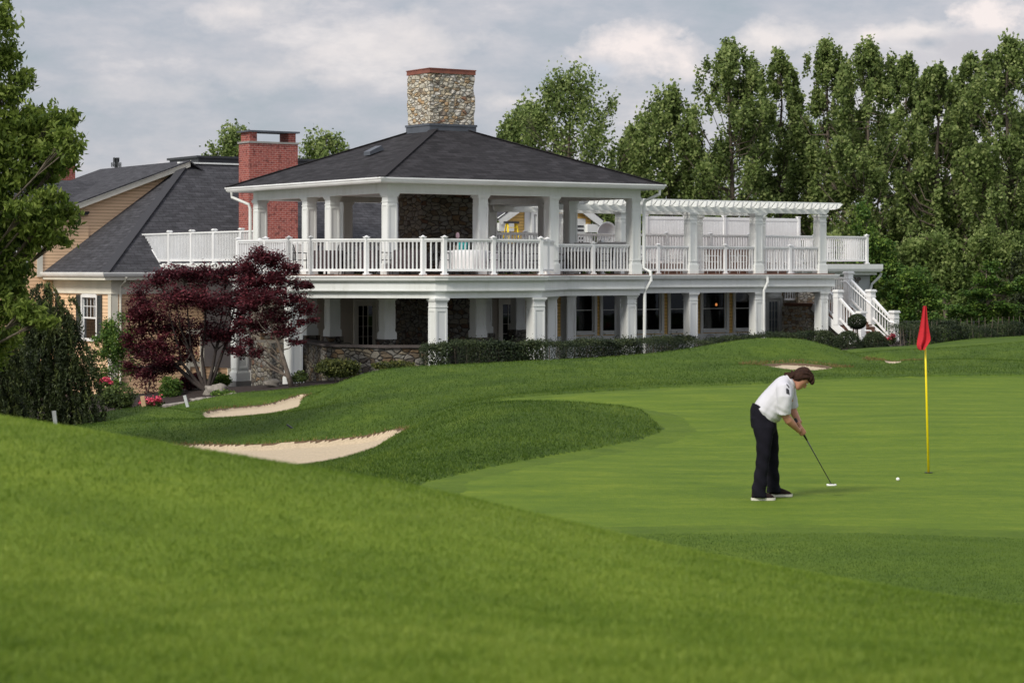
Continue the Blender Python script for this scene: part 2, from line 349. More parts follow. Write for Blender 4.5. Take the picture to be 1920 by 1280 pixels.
# near hill: foot of frame, crest, and the drop behind
cp((-300,1280,5),(0,1280,5.3),(500,1280,5.3),(1000,1280,5.4),(1500,1280,5.5),(1920,1280,5.6),(2300,1290,5.6))
cp((-900,769,14),(-300,774,12.5),(0,790,12),(200,819,11.7),(310,838,11.5),(400,853,11.4),(585,883,11.1),(800,919,10.8),(1000,963,10.4),(1200,1013,10),(1500,1073,9.6),(1700,1109,9.3),(1920,1142,9.1),(2300,1194,9),(2900,1254,9))
cp((0,1000,8.2),(500,1040,8.2),(1000,1110,7.8),(1500,1170,7.5),(1920,1210,7.2))
for px,z1,z2 in ((-700,.9,.3),(-200,.8,.2),(0,.7,.0),(300,.6,-.1),(600,.45,-.1),(900,.3,-.02),(1200,.2,0),(1500,.12,0),(1900,.08,0),(2400,.1,0),(3000,.1,0)):
    cz(px,15.5,z1); cz(px,20,z2)

for px,py in ((1000,960),(1200,1010),(1500,1070),(1700,1105),(1920,1138),(2300,1190)): cz(px,11.6,zat(py,11.6)-.16)
for px,Z,z in ((1650,66,-.08),(1740,66,-.03),(1850,66,.1),(1920,66,.17),(1216,58,.15),(1019,57,.05),(1350,59,.2),(1610,60,.12),(1655,59,.1)): cz(px,Z,z)
cz(-700,2.6,1.2); cz(960,2.6,1.2); cz(2600,2.6,1.2); cz(960,.3,1.0)
# the green
cp((1440,936,24.5),(1742,887,27.7),(1684,902,26.75),(1920,890,27.5),(1200,900,26.4))
cz(1000,24,0); cz(2400,25,0); cz(2400,35,.05); cz(3200,30,0)
cp((1400,800,34.6),(1700,790,35.3),(1920,790,35.2),(1300,760,39.8),(1600,740,43))
GB=[(790,907,26.2),(814,900,26.5),(917,876,28.2),(1020,857,29.7),(1124,840,31.2),(1192,826,32.6),(1235,812,34),(1243,803,35),(1227,790,36.3),(1186,772,38.5),(1124,763,40),(1020,757,40.9),(935,756,41.2),(920,753,41.6),(986,744,42.3),(1089,737,43.2),(1227,728,44.7),(1433,720,46.2),(1540,711,47.8),(1740,706,48.6),(1920,705,48.8)]
cp(*GB[1:])
GREEN=[((p-960)/F*Z,Z) for p,y,Z in GB]+[((2600-960)/F*48,48),((2900-960)/F*30,30),((2300-960)/F*20.4,20.4),((1920-960)/F*21.0,21.0),((1500-960)/F*21.6,21.6),((1250-960)/F*21.4,21.4),((1000-960)/F*21.5,21.5),((760-960)/F*24,24)]
# tongue mound between green and bunker
cp((849,768,37.5),(935,759,36.5),(1020,757,36.8),(1124,761,37.2),(1186,771,37),(1000,775,34.5),(900,785,34.6),(1100,790,34.5))
cp((780,799,38.3),(830,800,34.8),(760,845,32),(900,830,31.5),(1050,820,32.2),(720,848,34.5),(700,868,32),(600,880,31),(680,890,28.5),(870,850,30.3))
cz(600,25,.0); cz(400,28,-.35); cz(200,30,-.45); cz(0,30,-.4); cz(-300,32,-.3); cz(-800,35,0)
# bunker 1
B1=[(150,833,43),(311,831,42.8),(400,832,42.3),(466,833,42),(555,827,42),(628,822,41.8),(685,816,41.6),(748,814,41.3),(764,818,40.5),(745,832,38.7),(709,849,37.6),(669,856,37.2),(608,864,36.8),(547,873,36.3),(450,885,35.6),(250,885,35.6),(150,860,38)]
cp(*B1[1:7]); cp((450,850,39.5),(560,848,39.6),(650,840,39.8),(330,850,39.5)); cp((547,873,36.3),(669,856,37.2))
# band above bunker 1
cp((120,800,47),(262,792,46.5),(344,790,46),(506,782,45.5),(669,772,44.3),(831,768,42.5),(400,810,44.2),(560,803,44),(690,794,43.2))
# bunker 2
B2=[(376,778,51.5),(384,770,52.8),(415,765,54),(445,762,54.8),(500,757,55.6),(571,750,57),(585,752,56),(566,765,52.5),(556,771,51),(510,779,50),(466,783,49.4),(420,786,49.2),(390,787,49.4)]
cp(*[b for b in B2 if b[0]<560]); cp((470,772,52.3))
cp((380,755,56.5),(450,738,57.5),(608,722,61),(520,732,59.5),(450,748,56.8))
# left mound D
cp((275,762,51.5),(200,773,51),(350,770,51),(116,801,48.5),(393,786,49),(275,780,49.5)); cz(275,57,-1.15); cz(100,54,-1.3); cz(0,50,-1.1); cz(-400,50,-.9)
cz(0,60,-1.5); cz(-500,65,-1.3); cz(200,62,-1.45); cz(250,78,-1.95); cz(0,80,-2.1); cz(-500,90,-2); cz(340,62,-1.15)
cp((385,726,66),(440,730,67.2),(546,719,64.4),(500,722,65))
# big mound C
cp((559,768,50.5),(600,735,51),(650,712,51.5),(700,697,52),(800,688,52.5),(1019,676,53.5),(1216,664,54.5),(1291,655,55.3),(1357,643,55.8),(1401,636,56),(1466,634,56),(1510,637,56),(1554,651,56.5),(1610,668,57),(1655,682,56.5))
cp((700,735,47.5),(800,725,47.5),(1000,712,48.5),(1200,700,50),(1300,690,51),(1380,668,53.5),(600,762,47.5),(850,748,45))
for px,Z,z in ((640,58,-.5),(720,58.5,-.35),(830,59,-.2),(1000,60,-.1),(1200,61.5,-.05),(1400,63,.05),(1500,64,.1)): cz(px,Z,z)
for px,Z,z in ((640,66,-.75),(830,64,-.75),(1000,68,-.75),(1200,72,-.75),(1400,76,-.7),(1550,78,-.45),(600,90,-.8),(1000,90,-.8),(1400,92,-.7)): cz(px,Z,z)
# bunker 3 and 4
B3=[(1422,683,52.3),(1450,683,52.8),(1500,685,52.8),(1558,688,52.4),(1562,692,50.8),(1520,694,50.2),(1470,692,50.3),(1430,688,51)]
cp((1429,686,51.3),(1490,692.5,50.4),(1558,692,50.6)); cz(1490,51.8,.27); cz(1450,51.8,.27); cz(1540,51.8,.27); cp((1500,674,53.3),(1440,675,53.6),(1550,680,53.2),(1480,705,48.8),(1400,684,50.6))
B4=[(1655,679,55),(1692,680,55),(1690,683,53),(1660,682,53)]
cp((1600,697,50),(1700,680,53),(1740,675,53.5),(1840,674,53.5),(1920,680,53),(2100,684,53),(1740,695,50),(1900,696,50))
cz(1675,55.5,.2); cz(1800,56.5,.25); cz(1920,56.5,.25)
cp((1650,660,60),(1740,656,60.5),(1850,648,61),(1920,641,61.5),(2100,636,62))
for px,Z,z in ((1650,68,.1),(1800,70,.2),(1950,70,.3),(2500,60,.2),(1620,81,-.15),(1700,82,-.1),(1900,95,0),(2500,90,.2),(3200,60,0),(300,110,-1),(1000,115,-.5),(1900,120,0),(-500,120,-1),(2900,120,0)): cz(px,Z,z)
C=np.array(CP); A0=C[:,:2]; 
def ker(r2): return .5*r2*np.log(r2+1e-9)
n_=len(C); D=((A0[:,None]-A0[None])**2).sum(-1); K=ker(D)+np.eye(n_)*.06
Pm=np.c_[np.ones(n_),A0]; Ms=np.block([[K,Pm],[Pm.T,np.zeros((3,3))]])
sol=np.linalg.solve(Ms,np.r_[C[:,2],0,0,0])
def H(xy):
    xy=np.atleast_2d(np.asarray(xy,float)); out=np.empty(len(xy)); A32=A0.astype(np.float32); s32=sol.astype(np.float32)
    for i in range(0,len(xy),40000):
        q=xy[i:i+40000]; qf=q.astype(np.float32); d=(qf[:,:1]-A32[:,0])**2+(qf[:,1:]-A32[:,1])**2
        out[i:i+40000]=ker(d)@sol[:n_]+sol[n_]+q@sol[n_+1:]
    far=np.clip((np.maximum(xy[:,1],np.abs(xy[:,0])*1.2)-105)/30,0,1)
    return out*(1-far)+(-.6)*far
def inpoly(xy,poly):
    r=np.zeros(len(xy),bool); x,y=xy[:,0],xy[:,1]; n=len(poly)
    for i in range(n):
        x0,y0=poly[i]; x1,y1=poly[(i+1)%n]
        if y0==y1: continue
        c=((y0>y)!=(y1>y))&(x<(x1-x0)*(y-y0)/(y1-y0)+x0); r^=c
    return r
def dpoly(xy,poly):
    d=np.full(len(xy),1e9); n=len(poly)
    for i in range(n):
        a=np.array(poly[i]); b=np.array(poly[(i+1)%n]); ab=b-a
        t=np.clip(((xy-a)@ab)/(ab@ab),0,1); d=np.minimum(d,np.hypot(*(xy-a-t[:,None]*ab).T))
    return d
def smooth_poly(B,it=2):
    P=[((p-960)/F*Z,Z) for p,y,Z in B]
    for _ in range(it):
        Q=[]
        for i in range(len(P)):
            a=P[i]; b=P[(i+1)%len(P)]; Q+= [(.75*a[0]+.25*b[0],.75*a[1]+.25*b[1]),(.25*a[0]+.75*b[0],.25*a[1]+.75*b[1])]
        P=Q
    return P
SAND=[smooth_poly(B) for B in (B1,B2,B3,B4)]
MULCH=[((p-960)/F*Z,Z) for p,Z in ((60,60),(150,57),(240,57),(307,57.5),(380,58),(450,58.8),(520,60.5),(608,62.2),(700,61.5),(850,61),(1000,62),(1200,64),(1400,66.5),(1550,68),(1700,72),(1700,100),(0,104),(-200,100),(-200,62))]
def wob(xy,f,a):  # ragged edges
    return a*(np.sin(xy[:,0]*f*1.3+np.sin(xy[:,1]*f*.7)*2)+.6*np.sin(xy[:,1]*f*1.9+xy[:,0]*f*.5)+.5*np.sin(xy[:,0]*f*4.1+1+xy[:,1]*3))
cols=np.r_[np.linspace(-1600,-60,50),np.linspace(-50,1970,820),np.linspace(1985,3600,50)]
rows=np.r_[np.geomspace(1.2,14,150),np.geomspace(14.1,34,210),np.geomspace(34.05,62,560),np.geomspace(62.3,115,110),np.geomspace(118,700,30)]
PX,ZZ=np.meshgrid(cols,rows); XX=(PX-960)/F*ZZ; xy=np.c_[XX.ravel(),ZZ.ravel()]
hz=H(xy)
ins=[]
for k,S in enumerate(SAND):
    w=wob(xy,5,.014 if k<2 else .010); bb=(xy[:,1]>30)&(xy[:,1]<60)
    dd=np.full(len(xy),9.); dd[bb]=dpoly(xy[bb],S); i_=np.zeros(len(xy),bool); i_[bb]=inpoly(xy[bb],S)
    sdist=np.where(i_,dd,-dd)+w; ins.append(sdist)
    dep=(.12,.10,.04,.03)[k]
    hz-=dep*np.clip(sdist/.12,0,1)
    # ripples raked in the sand
    hz+=np.where(sdist>.1,.008*np.sin(xy[:,0]*7+xy[:,1]*11+2*np.sin(xy[:,0]*1.7)),0)
ing=inpoly(xy,GREEN)
gd=np.full(len(xy),9.); bb=(xy[:,1]>18)&(xy[:,1]<52); gd[bb]=dpoly(xy[bb],GREEN)
gs=np.where(ing,gd,-gd)+wob(xy,7,.025)
hz+=np.where(gs<0,.035*np.clip(-gs/.12,0,1)*np.clip(1-(-gs-.4)/2,0,1),0)*(xy[:,1]>22)
inm=inpoly(xy+np.c_[wob(xy,3,.06),wob(xy,4,.08)],MULCH)
reg=np.zeros(len(xy),int); reg[gs>0]=1; reg[(gs>0)&(gs<.55+wob(xy,1.5,.03))]=3
inm2=inm&(reg==0)
reg[inm2]=2
for k in range(4):
    reg[(ins[k]>-.0)]=10+k
    cs=np.mean(np.array(SAND[k]),0); far=(xy[:,1]-cs[1])>.0+.10*np.abs(xy[:,0]-cs[0])*0
    reg[(ins[k]>0)&(ins[k]<(.05,.05,.16,.08)[k]+wob(xy,6,.008))&far]=20
R,Cn=len(rows),len(cols); idx=np.arange(R*Cn).reshape(R,Cn)
q=np.stack([idx[:-1,:-1],idx[:-1,1:],idx[1:,1:],idx[1:,:-1]],-1).reshape(-1,4)
fr=reg[q[:,0]]
V3=np.c_[xy,hz]
def gheight(x,y): return float(H([(x,y)])[0])
def G(px,Z,dz=0): x=(px-960)/F*Z; return (x,Z,gheight(x,Z)+dz)
# ground materials
def grassmat(name,cols_,sc,stretch=(1,1,1),bs=.4,extra=None):
    m,nt,b=newmat(name); b.inputs['Roughness'].default_value=.85; b.inputs['Specular IOR Level'].default_value=.2
    v=coords(nt,stretch); v2=coords(nt)
    a=noise(nt,v,sc[0],5,.6); c=noise(nt,v2,sc[1],5,.7); d=noise(nt,v2,sc[2],3,.7)
    s1=node(nt,'ShaderNodeMath',operation='MULTIPLY_ADD',inp={1:.5}); nt.links.new(a,s1.inputs[0])
    s0=node(nt,'ShaderNodeMath',operation='MULTIPLY',inp={1:.28}); nt.links.new(c,s0.inputs[0]); nt.links.new(s0.outputs[0],s1.inputs[2])
    s2=node(nt,'ShaderNodeMath',operation='MULTIPLY_ADD',inp={1:.22}); nt.links.new(d,s2.inputs[0]); nt.links.new(s1.outputs[0],s2.inputs[2])
    r=ramp(nt,[(.34,cols_[0]),(.5,cols_[1]),(.66,cols_[2])]); nt.links.new(s2.outputs[0],r.inputs[0]); nt.links.new(r.outputs[0],b.inputs['Base Color'])
    bump(nt,b,d,bs,.03); return m
MT['g_rough']=grassmat('rough_grass',[(.032,.064,.006),(.062,.112,.009),(.115,.17,.016)],(.9,5,60),bs=.8)
MT['g_green']=grassmat('putting_grass',[(.062,.115,.007),(.098,.157,.009),(.155,.21,.016)],(1.3,7,26),(.5,1.3,1),bs=.6)
MT['g_front']=grassmat('mown_grass',[(.085,.137,.009),(.128,.19,.015),(.20,.26,.026)],(1.6,6,60),(.6,1.0,1),bs=.5)
MT['g_sand']=plain('bunker_sand',(.54,.44,.31),(.40,.325,.225),26,.95,.7,60)
MT['g_mulch']=plain('bark_mulch',(.035,.02,.016),(.015,.009,.008),14,.95,.9,30)
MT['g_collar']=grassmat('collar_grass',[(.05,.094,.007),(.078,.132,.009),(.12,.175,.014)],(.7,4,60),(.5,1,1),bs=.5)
MT['g_fringe']=grassmat('fringe_grass',[(.055,.10,.006),(.085,.14,.009),(.135,.19,.015)],(1.3,9,30),(.8,1.1,1),bs=.8)
def region(name,sel,mat,label=None):
    f=q[sel]; u,inv=np.unique(f,return_inverse=True)
    o=np_mesh(name,V3[u],inv.reshape(-1,4),mat,smooth=True); tag(o,label,None,None,'structure'); return o
front=(V3[q[:,0],1]<14.1)&(fr==0)
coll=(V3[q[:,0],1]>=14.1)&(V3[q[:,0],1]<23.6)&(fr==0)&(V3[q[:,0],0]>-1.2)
region('fairway_mound',front,'g_front','smooth mown grass bank in the blurred foreground')
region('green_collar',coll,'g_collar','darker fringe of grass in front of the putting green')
region('lawn',(fr==0)&~front&~coll,'g_rough','rough grass mounds between the putting green and the clubhouse')
region('putting_green',fr==1,'g_green','close mown putting green around the golfer')
region('green_fringe',fr==3,'g_fringe','narrow band of slightly longer grass round the putting green')
region('planting_bed',fr==2,'g_mulch','dark bark mulch bed at the foot of the clubhouse')
MT['g_dirt']=plain('bunker_lip_soil',(.16,.10,.055),(.06,.04,.02),20,.95,.9,40)
region('bunker_lip',fr==20,'g_dirt','brown soil and dry roots on the bunker lips')
for k,lb in enumerate(('large pale sand bunker below the left rough bank','second sand bunker nearer the maples','thin sand bunker behind the golfer','tiny strip of bunker sand left of the flag')):
    region('bunker_sand',fr==10+k,'g_sand',lb)
# grass blades over the rough
def blades(name,n,pxr,zr,hgt,wid,mat,cond,label,lean=.5,seed=1):
    g=np.random.default_rng(seed)
    px=g.uniform(*pxr,n); Z=zr[0]*(zr[1]/zr[0])**g.random(n); p=np.c_[(px-960)/F*Z,Z]
    k=cond(p,px); p=p[k]; n=len(p); z=H(p)
    if mat=='blade': d_=dpoly(p,GREEN); z=z+.035*np.clip(d_/.12,0,1)*np.clip(1-(d_-.4)/2,0,1)*(p[:,1]>22)
    
    h=hgt*(.5+g.random(n)); w=wid*(.7+.6*g.random(n)); a=g.uniform(0,np.pi*2,n); l=g.normal(0,lean,(n,2))*h[:,None]
    cx,sx=np.cos(a)*w,np.sin(a)*w
    v=np.empty((n,3,3)); v[:,0]=np.c_[p[:,0]-cx,p[:,1]-sx,z-.01]; v[:,1]=np.c_[p[:,0]+cx,p[:,1]+sx,z-.01]; v[:,2]=np.c_[p[:,0]+l[:,0],p[:,1]+l[:,1],z+h]
    patch=.48+.2*np.sin(p[:,0]*1.3+np.sin(p[:,1]*.9)*2)*np.sin(p[:,1]*.8+p[:,0]*.35)+.13*np.sin(p[:,0]*7+2*np.sin(p[:,1]*5))*np.sin(p[:,1]*6+2*np.sin(p[:,0]*4))+.08*np.sin(p[:,0]*17+p[:,1]*3)*np.sin(p[:,1]*15)
    tone=np.clip(patch+g.normal(0,.2,n),0,1)
    o=np_mesh(name,v.reshape(-1,3),np.arange(n*3).reshape(-1,3),mat,tone=tone); tag(o,label,None,None,'stuff'); return o
def rough_ok(p,px):
    ok=~inpoly(p,GREEN)&~inpoly(p,MULCH)
    for S in SAND: ok&=~inpoly(p,S)
    return ok
blades('rough_grass',470000,(-60,1980),(25.5,63),.034,.0062,'blade',rough_ok,'short rough grass blades growing over the mounds',.6,3)
blades('mown_grass',330000,(-60,1980),(5.0,13.5),.015,.0026,'bladefront',lambda p,px:np.ones(len(p),bool),'fine mown grass blades on the near bank',.7,4)
blades('collar_grass',120000,(950,1980),(15,21.4),.012,.003,'blade',lambda p,px:~inpoly(p,GREEN),'short grass blades on the fringe in front of the green',.6,9)
def lip_ok(p,px):
    r=np.zeros(len(p),bool)
    for k,S in enumerate(SAND):
        d=dpoly(p,S); i_=inpoly(p,S); ctr=np.mean(np.array(S),0)
        r|=(d<(.07 if k<2 else .5))&(~i_|(d<.02))&(p[:,1]>ctr[1]-.2)&(np.abs(p[:,0]-ctr[0])<8)
    return r
blades('dry_grass',170000,(100,1760),(38,58.5),.05,.009,'straw',lip_ok,'dry straw coloured grass on the bunker lips',.5,5)
# ------------------------------------------------------------ clubhouse (local x = along the front, y = away from it)
TH=math.radians(33.74); U2=(math.cos(TH),math.sin(TH)); V2=(-math.sin(TH),math.cos(TH)); OR=(-3.70,66.1)
def toW(x,y,z=0): return (OR[0]+x*U2[0]+y*V2[0],OR[1]+x*U2[1]+y*V2[1],z)
def toL(x,y): dx,dy=x-OR[0],y-OR[1]; return (dx*U2[0]+dy*U2[1],dx*V2[0]+dy*V2[1])
def L(px,Z): return toL((px-960)/F*Z,Z)
def Xat(px,y):
    k=(px-960)/F; a=OR[0]+y*V2[0]; b=OR[1]+y*V2[1]; return (k*b-a)/(U2[0]-k*U2[1])
def Yat(px,x):
    k=(px-960)/F; a=OR[0]+x*U2[0]; b=OR[1]+x*U2[1]; return (k*b-a)/(V2[0]-k*V2[1])
def zL(py,x,y): return zat(py,toW(x,y)[1])
CH=empty('clubhouse',(OR[0],OR[1],0),TH,'large white columned golf clubhouse with dark roofs, two storeys of porch and a stone chimney','clubhouse')
def part(mb,name,mat,parent=None,smooth=False,label=None):
    o=mb.build(name,mat,parent or CH,smooth)
    if label: o['label']=label
    return o
ZD=2.42; ZG=-.75
def column(x,y,z0,z1,w=.34,mat='white',plinth=.32,name='column'):
    m=MB(); h=w/2
    m.box(x-h,x+h,y-h,y+h,z0,z1)
    m.box(x-h-.035,x+h+.035,y-h-.035,y+h+.035,z0-.002,z0+plinth)
    m.box(x-h-.02,x+h+.02,y-h-.02,y+h+.02,z0+plinth,z0+plinth+.03)
    m.box(x-h-.05,x+h+.05,y-h-.05,y+h+.05,z1-.055,z1+.002)
    m.box(x-h-.025,x+h+.025,y-h-.025,y+h+.025,z1-.10,z1-.055)
    m.box(x-h-.015,x+h+.015,y-h-.015,y+h+.015,z1-.27,z1-.245)
    a,b=z0+plinth+.12,z1-.33; t=.014; r=.055
    for s in (-1,1):
        for (p,qq) in ((a,a+r),(b-r,b)):
            m.box(x-h+.01,x+h-.01,y+s*h-t if s<0 else y+h-.002,y-h+.002 if s<0 else y+h+t,p,qq)
            m.box(x+s*h-t if s<0 else x+h-.002,x-h+.002 if s<0 else x+h+t,y-h+.01,y+h-.01,p,qq)
        for e in (-1,1):
            cx=x+e*(h-.035); m.box(cx-.028,cx+.028,min(y+s*h,y+s*(h+t)),max(y+s*h,y+s*(h+t)),a+r,b-r)
            cy=y+e*(h-.035); m.box(min(x+s*h,x+s*(h+t)),max(x+s*h,x+s*(h+t)),cy-.028,cy+.028,a+r,b-r)
    return part(m,name,mat)
def railing(p0,p1,z0,h,posts=(),n=None,end=(True,True),mat='vinyl',z1=None,pitch=.122,parent=None,pw=.11,name='railing'):
    """z1: base height at p1 for a raking rail"""
    p0=Vector(p0);p1=Vector(p1); L_=(p1-p0).length; z1=z0 if z1 is None else z1
    n=n or max(2,int(L_/pitch)); m=MB()
    def P(t,z): a=p0.lerp(p1,t); return (a.x,a.y,z0+(z1-z0)*t+z)
    m.beam(P(0,h-.025),P(1,h-.025),.10,.05); m.beam(P(0,h-.075),P(1,h-.075),.055,.045); m.beam(P(0,.14),P(1,.14),.055,.07)
    for i in range(n):
        t=(i+.5)/n; a=p0.lerp(p1,t); zb=z0+(z1-z0)*t; m.box(a.x-.018,a.x+.018,a.y-.018,a.y+.018,zb+.14,zb+h-.07)
    o=part(m,name,mat,parent)
    ps=[0] if end[0] else []; ps+=list(posts); ps+= [1] if end[1] else []
    for t in ps:
        a=p0.lerp(p1,t); zb=z0+(z1-z0)*t; k=MB(); w=pw/2
        k.box(a.x-w,a.x+w,a.y-w,a.y+w,zb,zb+h+.03); k.box(a.x-w-.025,a.x+w+.025,a.y-w-.025,a.y+w+.025,zb+h+.03,zb+h+.055)
        k.box(a.x-w-.03,a.x+w+.03,a.y-w-.03,a.y+w+.03,zb,zb+.045)
        k.add([(a.x-w,a.y-w,zb+h+.055),(a.x+w,a.y-w,zb+h+.055),(a.x+w,a.y+w,zb+h+.055),(a.x-w,a.y+w,zb+h+.055),(a.x,a.y,zb+h+.10)],[(0,1,4),(1,2,4),(2,3,4),(3,0,4)])
        part(k,'post',mat,o)
    return o
# ---- decks
BAY=[(-.3,6.9),(-3.3,3.9),(-3.3,.15),(-.20,-2.95),(.10,-3.07),(3.55,-3.07),(6.35,-.27),(9.42,-.27),(9.42,4.52),(22.0,4.52),(22.0,8.7)]
m=MB(); m.prism([(-.3,9)]+BAY[:9]+[(9.42,9)],2.20,ZD-.03); part(m,'deck_slab','white')
m=MB(); m.prism([(9.423,8.7),(9.423,4.52),(22.0,4.52),(22.0,8.7)],2.20,ZD-.03); part(m,'terrace_slab','white')
m=MB(); m.prism([(-.3,9)]+BAY[:9]+[(9.42,9)],ZD-.028,ZD); part(m,'deck_boards','deckwood')
m=MB(); m.prism([(9.423,8.7),(9.423,4.50),(22.02,4.50),(22.02,8.7)],ZD-.028,ZD); part(m,'terrace_boards','deckwood')
def edge_trim(path):
    m=MB(); m.sweep(path,[(.0,2.23),(.10,2.23),(.13,2.27),(.135,2.33),(.16,2.345),(.16,2.385),(.02,2.385),(.0,2.385)]); part(m,'gutter','white')
    m=MB(); m.sweep(path,[(-.10,1.93),(.02,1.93),(.02,2.228),(-.10,2.228)]); m.sweep(path,[(.02,1.95),(.04,1.95),(.04,1.985),(.02,1.985)]); part(m,'fascia','white')
    m=MB(); m.sweep(path,[(-.40,1.74),(-.09,1.74),(-.09,1.929),(-.40,1.929)]); part(m,'porch_beam','white')
edge_trim(BAY[:8]+[(9.42,3.9)])
edge_trim([(9.7,4.52),(22.0,4.52),(22.0,8.6)])
m=MB(); m.prism([(-.3,8.5),(-.3,6.6),(-3.0,3.8),(-3.0,.3),(-.1,-2.7),(3.45,-2.7),(6.2,.1),(9.0,.1),(9.0,8.0)],1.99,2.19); m.box(9.0,21.6,5.0,8.0,1.99,2.19); part(m,'porch_ceiling','tan')
# ---- upper pavilion
ZB=4.88
XS=[0,3.27,5.95,9.2]; YS=[0,3.55,5.07,8.51]
for i,x in enumerate(XS):
    for j,y in enumerate(YS):
        if i in (0,3) or j in (0,3): column(x,y,ZD,ZB)
m=MB(); pth=[(0,8.51),(0,0),(9.2,0),(9.2,8.51)]
m.sweep(pth,[(-.17,ZB),(.17,ZB),(.17,5.26),(-.17,5.26)],closed=True); m.sweep(pth,[(.17,ZB),(.19,ZB),(.19,ZB+.05),(.17,ZB+.05)],closed=True)
part(m,'frieze_beam','white')
m=MB(); m.box(-.165,9.36,-.165,8.67,5.06,5.09); part(m,'ceiling','tan')
ex0,ex1,ey0,ey1=-.65,9.85,-.65,9.5
m=MB(); m.sweep([(ex0,ey1),(ex0,ey0),(ex1,ey0),(ex1,ey1)],[(-.47,5.20),(-.02,5.20),(-.02,5.36),(-.47,5.36)],closed=True); part(m,'soffit','white')
m=MB(); m.sweep([(ex0,ey1),(ex0,ey0),(ex1,ey0),(ex1,ey1)],[(-.02,5.16),(.05,5.17),(.085,5.22),(.095,5.27),(.12,5.285),(.12,5.33),(-.02,5.33)],closed=True); part(m,'roof_gutter','vinyl')
AP=(4.6,4.45,7.42); ze=5.335; rf=MB(); e=.07
c4=[(ex0-e,ey0-e,ze),(ex1+e,ey0-e,ze),(ex1+e,ey1+e,ze),(ex0-e,ey1+e,ze)]
for i in range(4):
    a,b=c4[i],c4[(i+1)%4]; rf.slab([a,b,AP],.05,(b[0]-a[0],b[1]-a[1],0))
roof=part(rf,'pavilion_roof','shingle')
cap=MB()
for c in c4: cap.beam((c[0],c[1],c[2]+.012),(AP[0],AP[1],AP[2]+.012),.26,.025)
cap.uv=[[(0,.1)]*4 for f in cap.uv]; 
o=part(cap,'ridge_cap','shingle',roof)
v=MB(); vx=-.65+2.4; vy=Yat(702,vx); vz=zL(273,vx,vy)
k=(7.42-5.335)/5.3; vz=5.335+k*(vx+.72)
v.add([(vx-.28,vy-.2,vz-.07),(vx-.28,vy+.2,vz-.07),(vx+.25,vy+.2,vz+.12),(vx+.25,vy-.2,vz+.12),(vx-.28,vy-.2,vz+.05),(vx-.28,vy+.2,vz+.05),(vx+.15,vy+.2,vz+.25),(vx+.15,vy-.2,vz+.25)],[(4,5,6,7),(0,1,5,4),(1,2,6,5),(2,3,7,6),(3,0,4,7)])
part(v,'roof_vent','flash',roof)
# stone chimney
cx,cy=4.6,4.45; hw,hd=.86,.70
ch=MB()
def rough_block(m,x0,x1,y0,y1,z0,z1,step=.16,amp=.028,seed=1):
    r=random.Random(seed); nx=max(2,int((x1-x0)/step)); ny=max(2,int((y1-y0)/step)); nz=max(2,int((z1-z0)/step))
    per=[(x0+(x1-x0)*i/nx,y0) for i in range(nx)]+[(x1,y0+(y1-y0)*i/ny) for i in range(ny)]+[(x1-(x1-x0)*i/nx,y1) for i in range(nx)]+[(x0,y1-(y1-y0)*i/ny) for i in range(ny)]
    mx,my=(x0+x1)/2,(y0+y1)/2; N=len(per); vs=[]
    for k in range(nz+1):
        for x,y in per:
            a=r.uniform(-amp,amp); d=math.hypot(x-mx,y-my); vs.append((x+(x-mx)/d*a,y+(y-my)/d*a,z0+(z1-z0)*k/nz))
    fs=[(k*N+i,k*N+(i+1)%N,(k+1)*N+(i+1)%N,(k+1)*N+i) for k in range(nz) for i in range(N)]
    fs+=[tuple(range(nz*N,nz*N+N)),tuple(range(N))[::-1]]
    m.add(vs,fs)
rough_block(ch,cx-hw,cx+hw,cy-hd,cy+hd,7.33,9.0,.12,.03)
CHM=part(ch,'stone_chimney','stone')
m=MB(); m.box(cx-hw-.03,cx+hw+.03,cy-hd-.03,cy+hd+.03,8.99,9.12); m.box(cx-hw-.05,cx+hw+.05,cy-hd-.05,cy+hd+.05,9.12,9.15); part(m,'copper_cap','copper',CHM)
m=MB(); m.box(cx-hw-.045,cx+hw+.045,cy-hd-.045,cy+hd+.045,6.85,7.27); m.box(cx-hw-.07,cx+hw+.07,cy-hd-.07,cy+hd+.07,7.27,7.34); part(m,'flashing','flash',CHM)
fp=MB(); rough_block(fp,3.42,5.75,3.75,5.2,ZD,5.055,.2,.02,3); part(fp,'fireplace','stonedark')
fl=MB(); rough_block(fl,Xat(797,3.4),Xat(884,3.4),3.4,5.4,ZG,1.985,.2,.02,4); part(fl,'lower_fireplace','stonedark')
# downspouts
def spout(pts,r=.05,name='downspout',mat='white'): 
    m=MB(); m.tube(pts,r,8); return part(m,name,mat,None,False)
spout([(-.66,9.3,5.2),(-.66,9.3,5.0),(-.30,8.75,4.75),(-.27,8.72,4.6),(-.27,8.72,2.5)])
spout([(9.80,-.62,5.2),(9.80,-.62,5.02),(9.50,-.22,4.80),(9.48,-.20,4.65),(9.48,-.20,2.62),(9.62,-.38,2.5),(9.62,-.40,2.2),(9.55,-.30,2.0),(9.50,-.22,1.85),(9.50,-.20,-.7)],.055)
spout([(18.62,4.36,2.3),(18.62,4.36,2.1),(18.55,4.42,1.9),(18.52,4.45,1.8),(18.52,4.45,-.7)],.05)
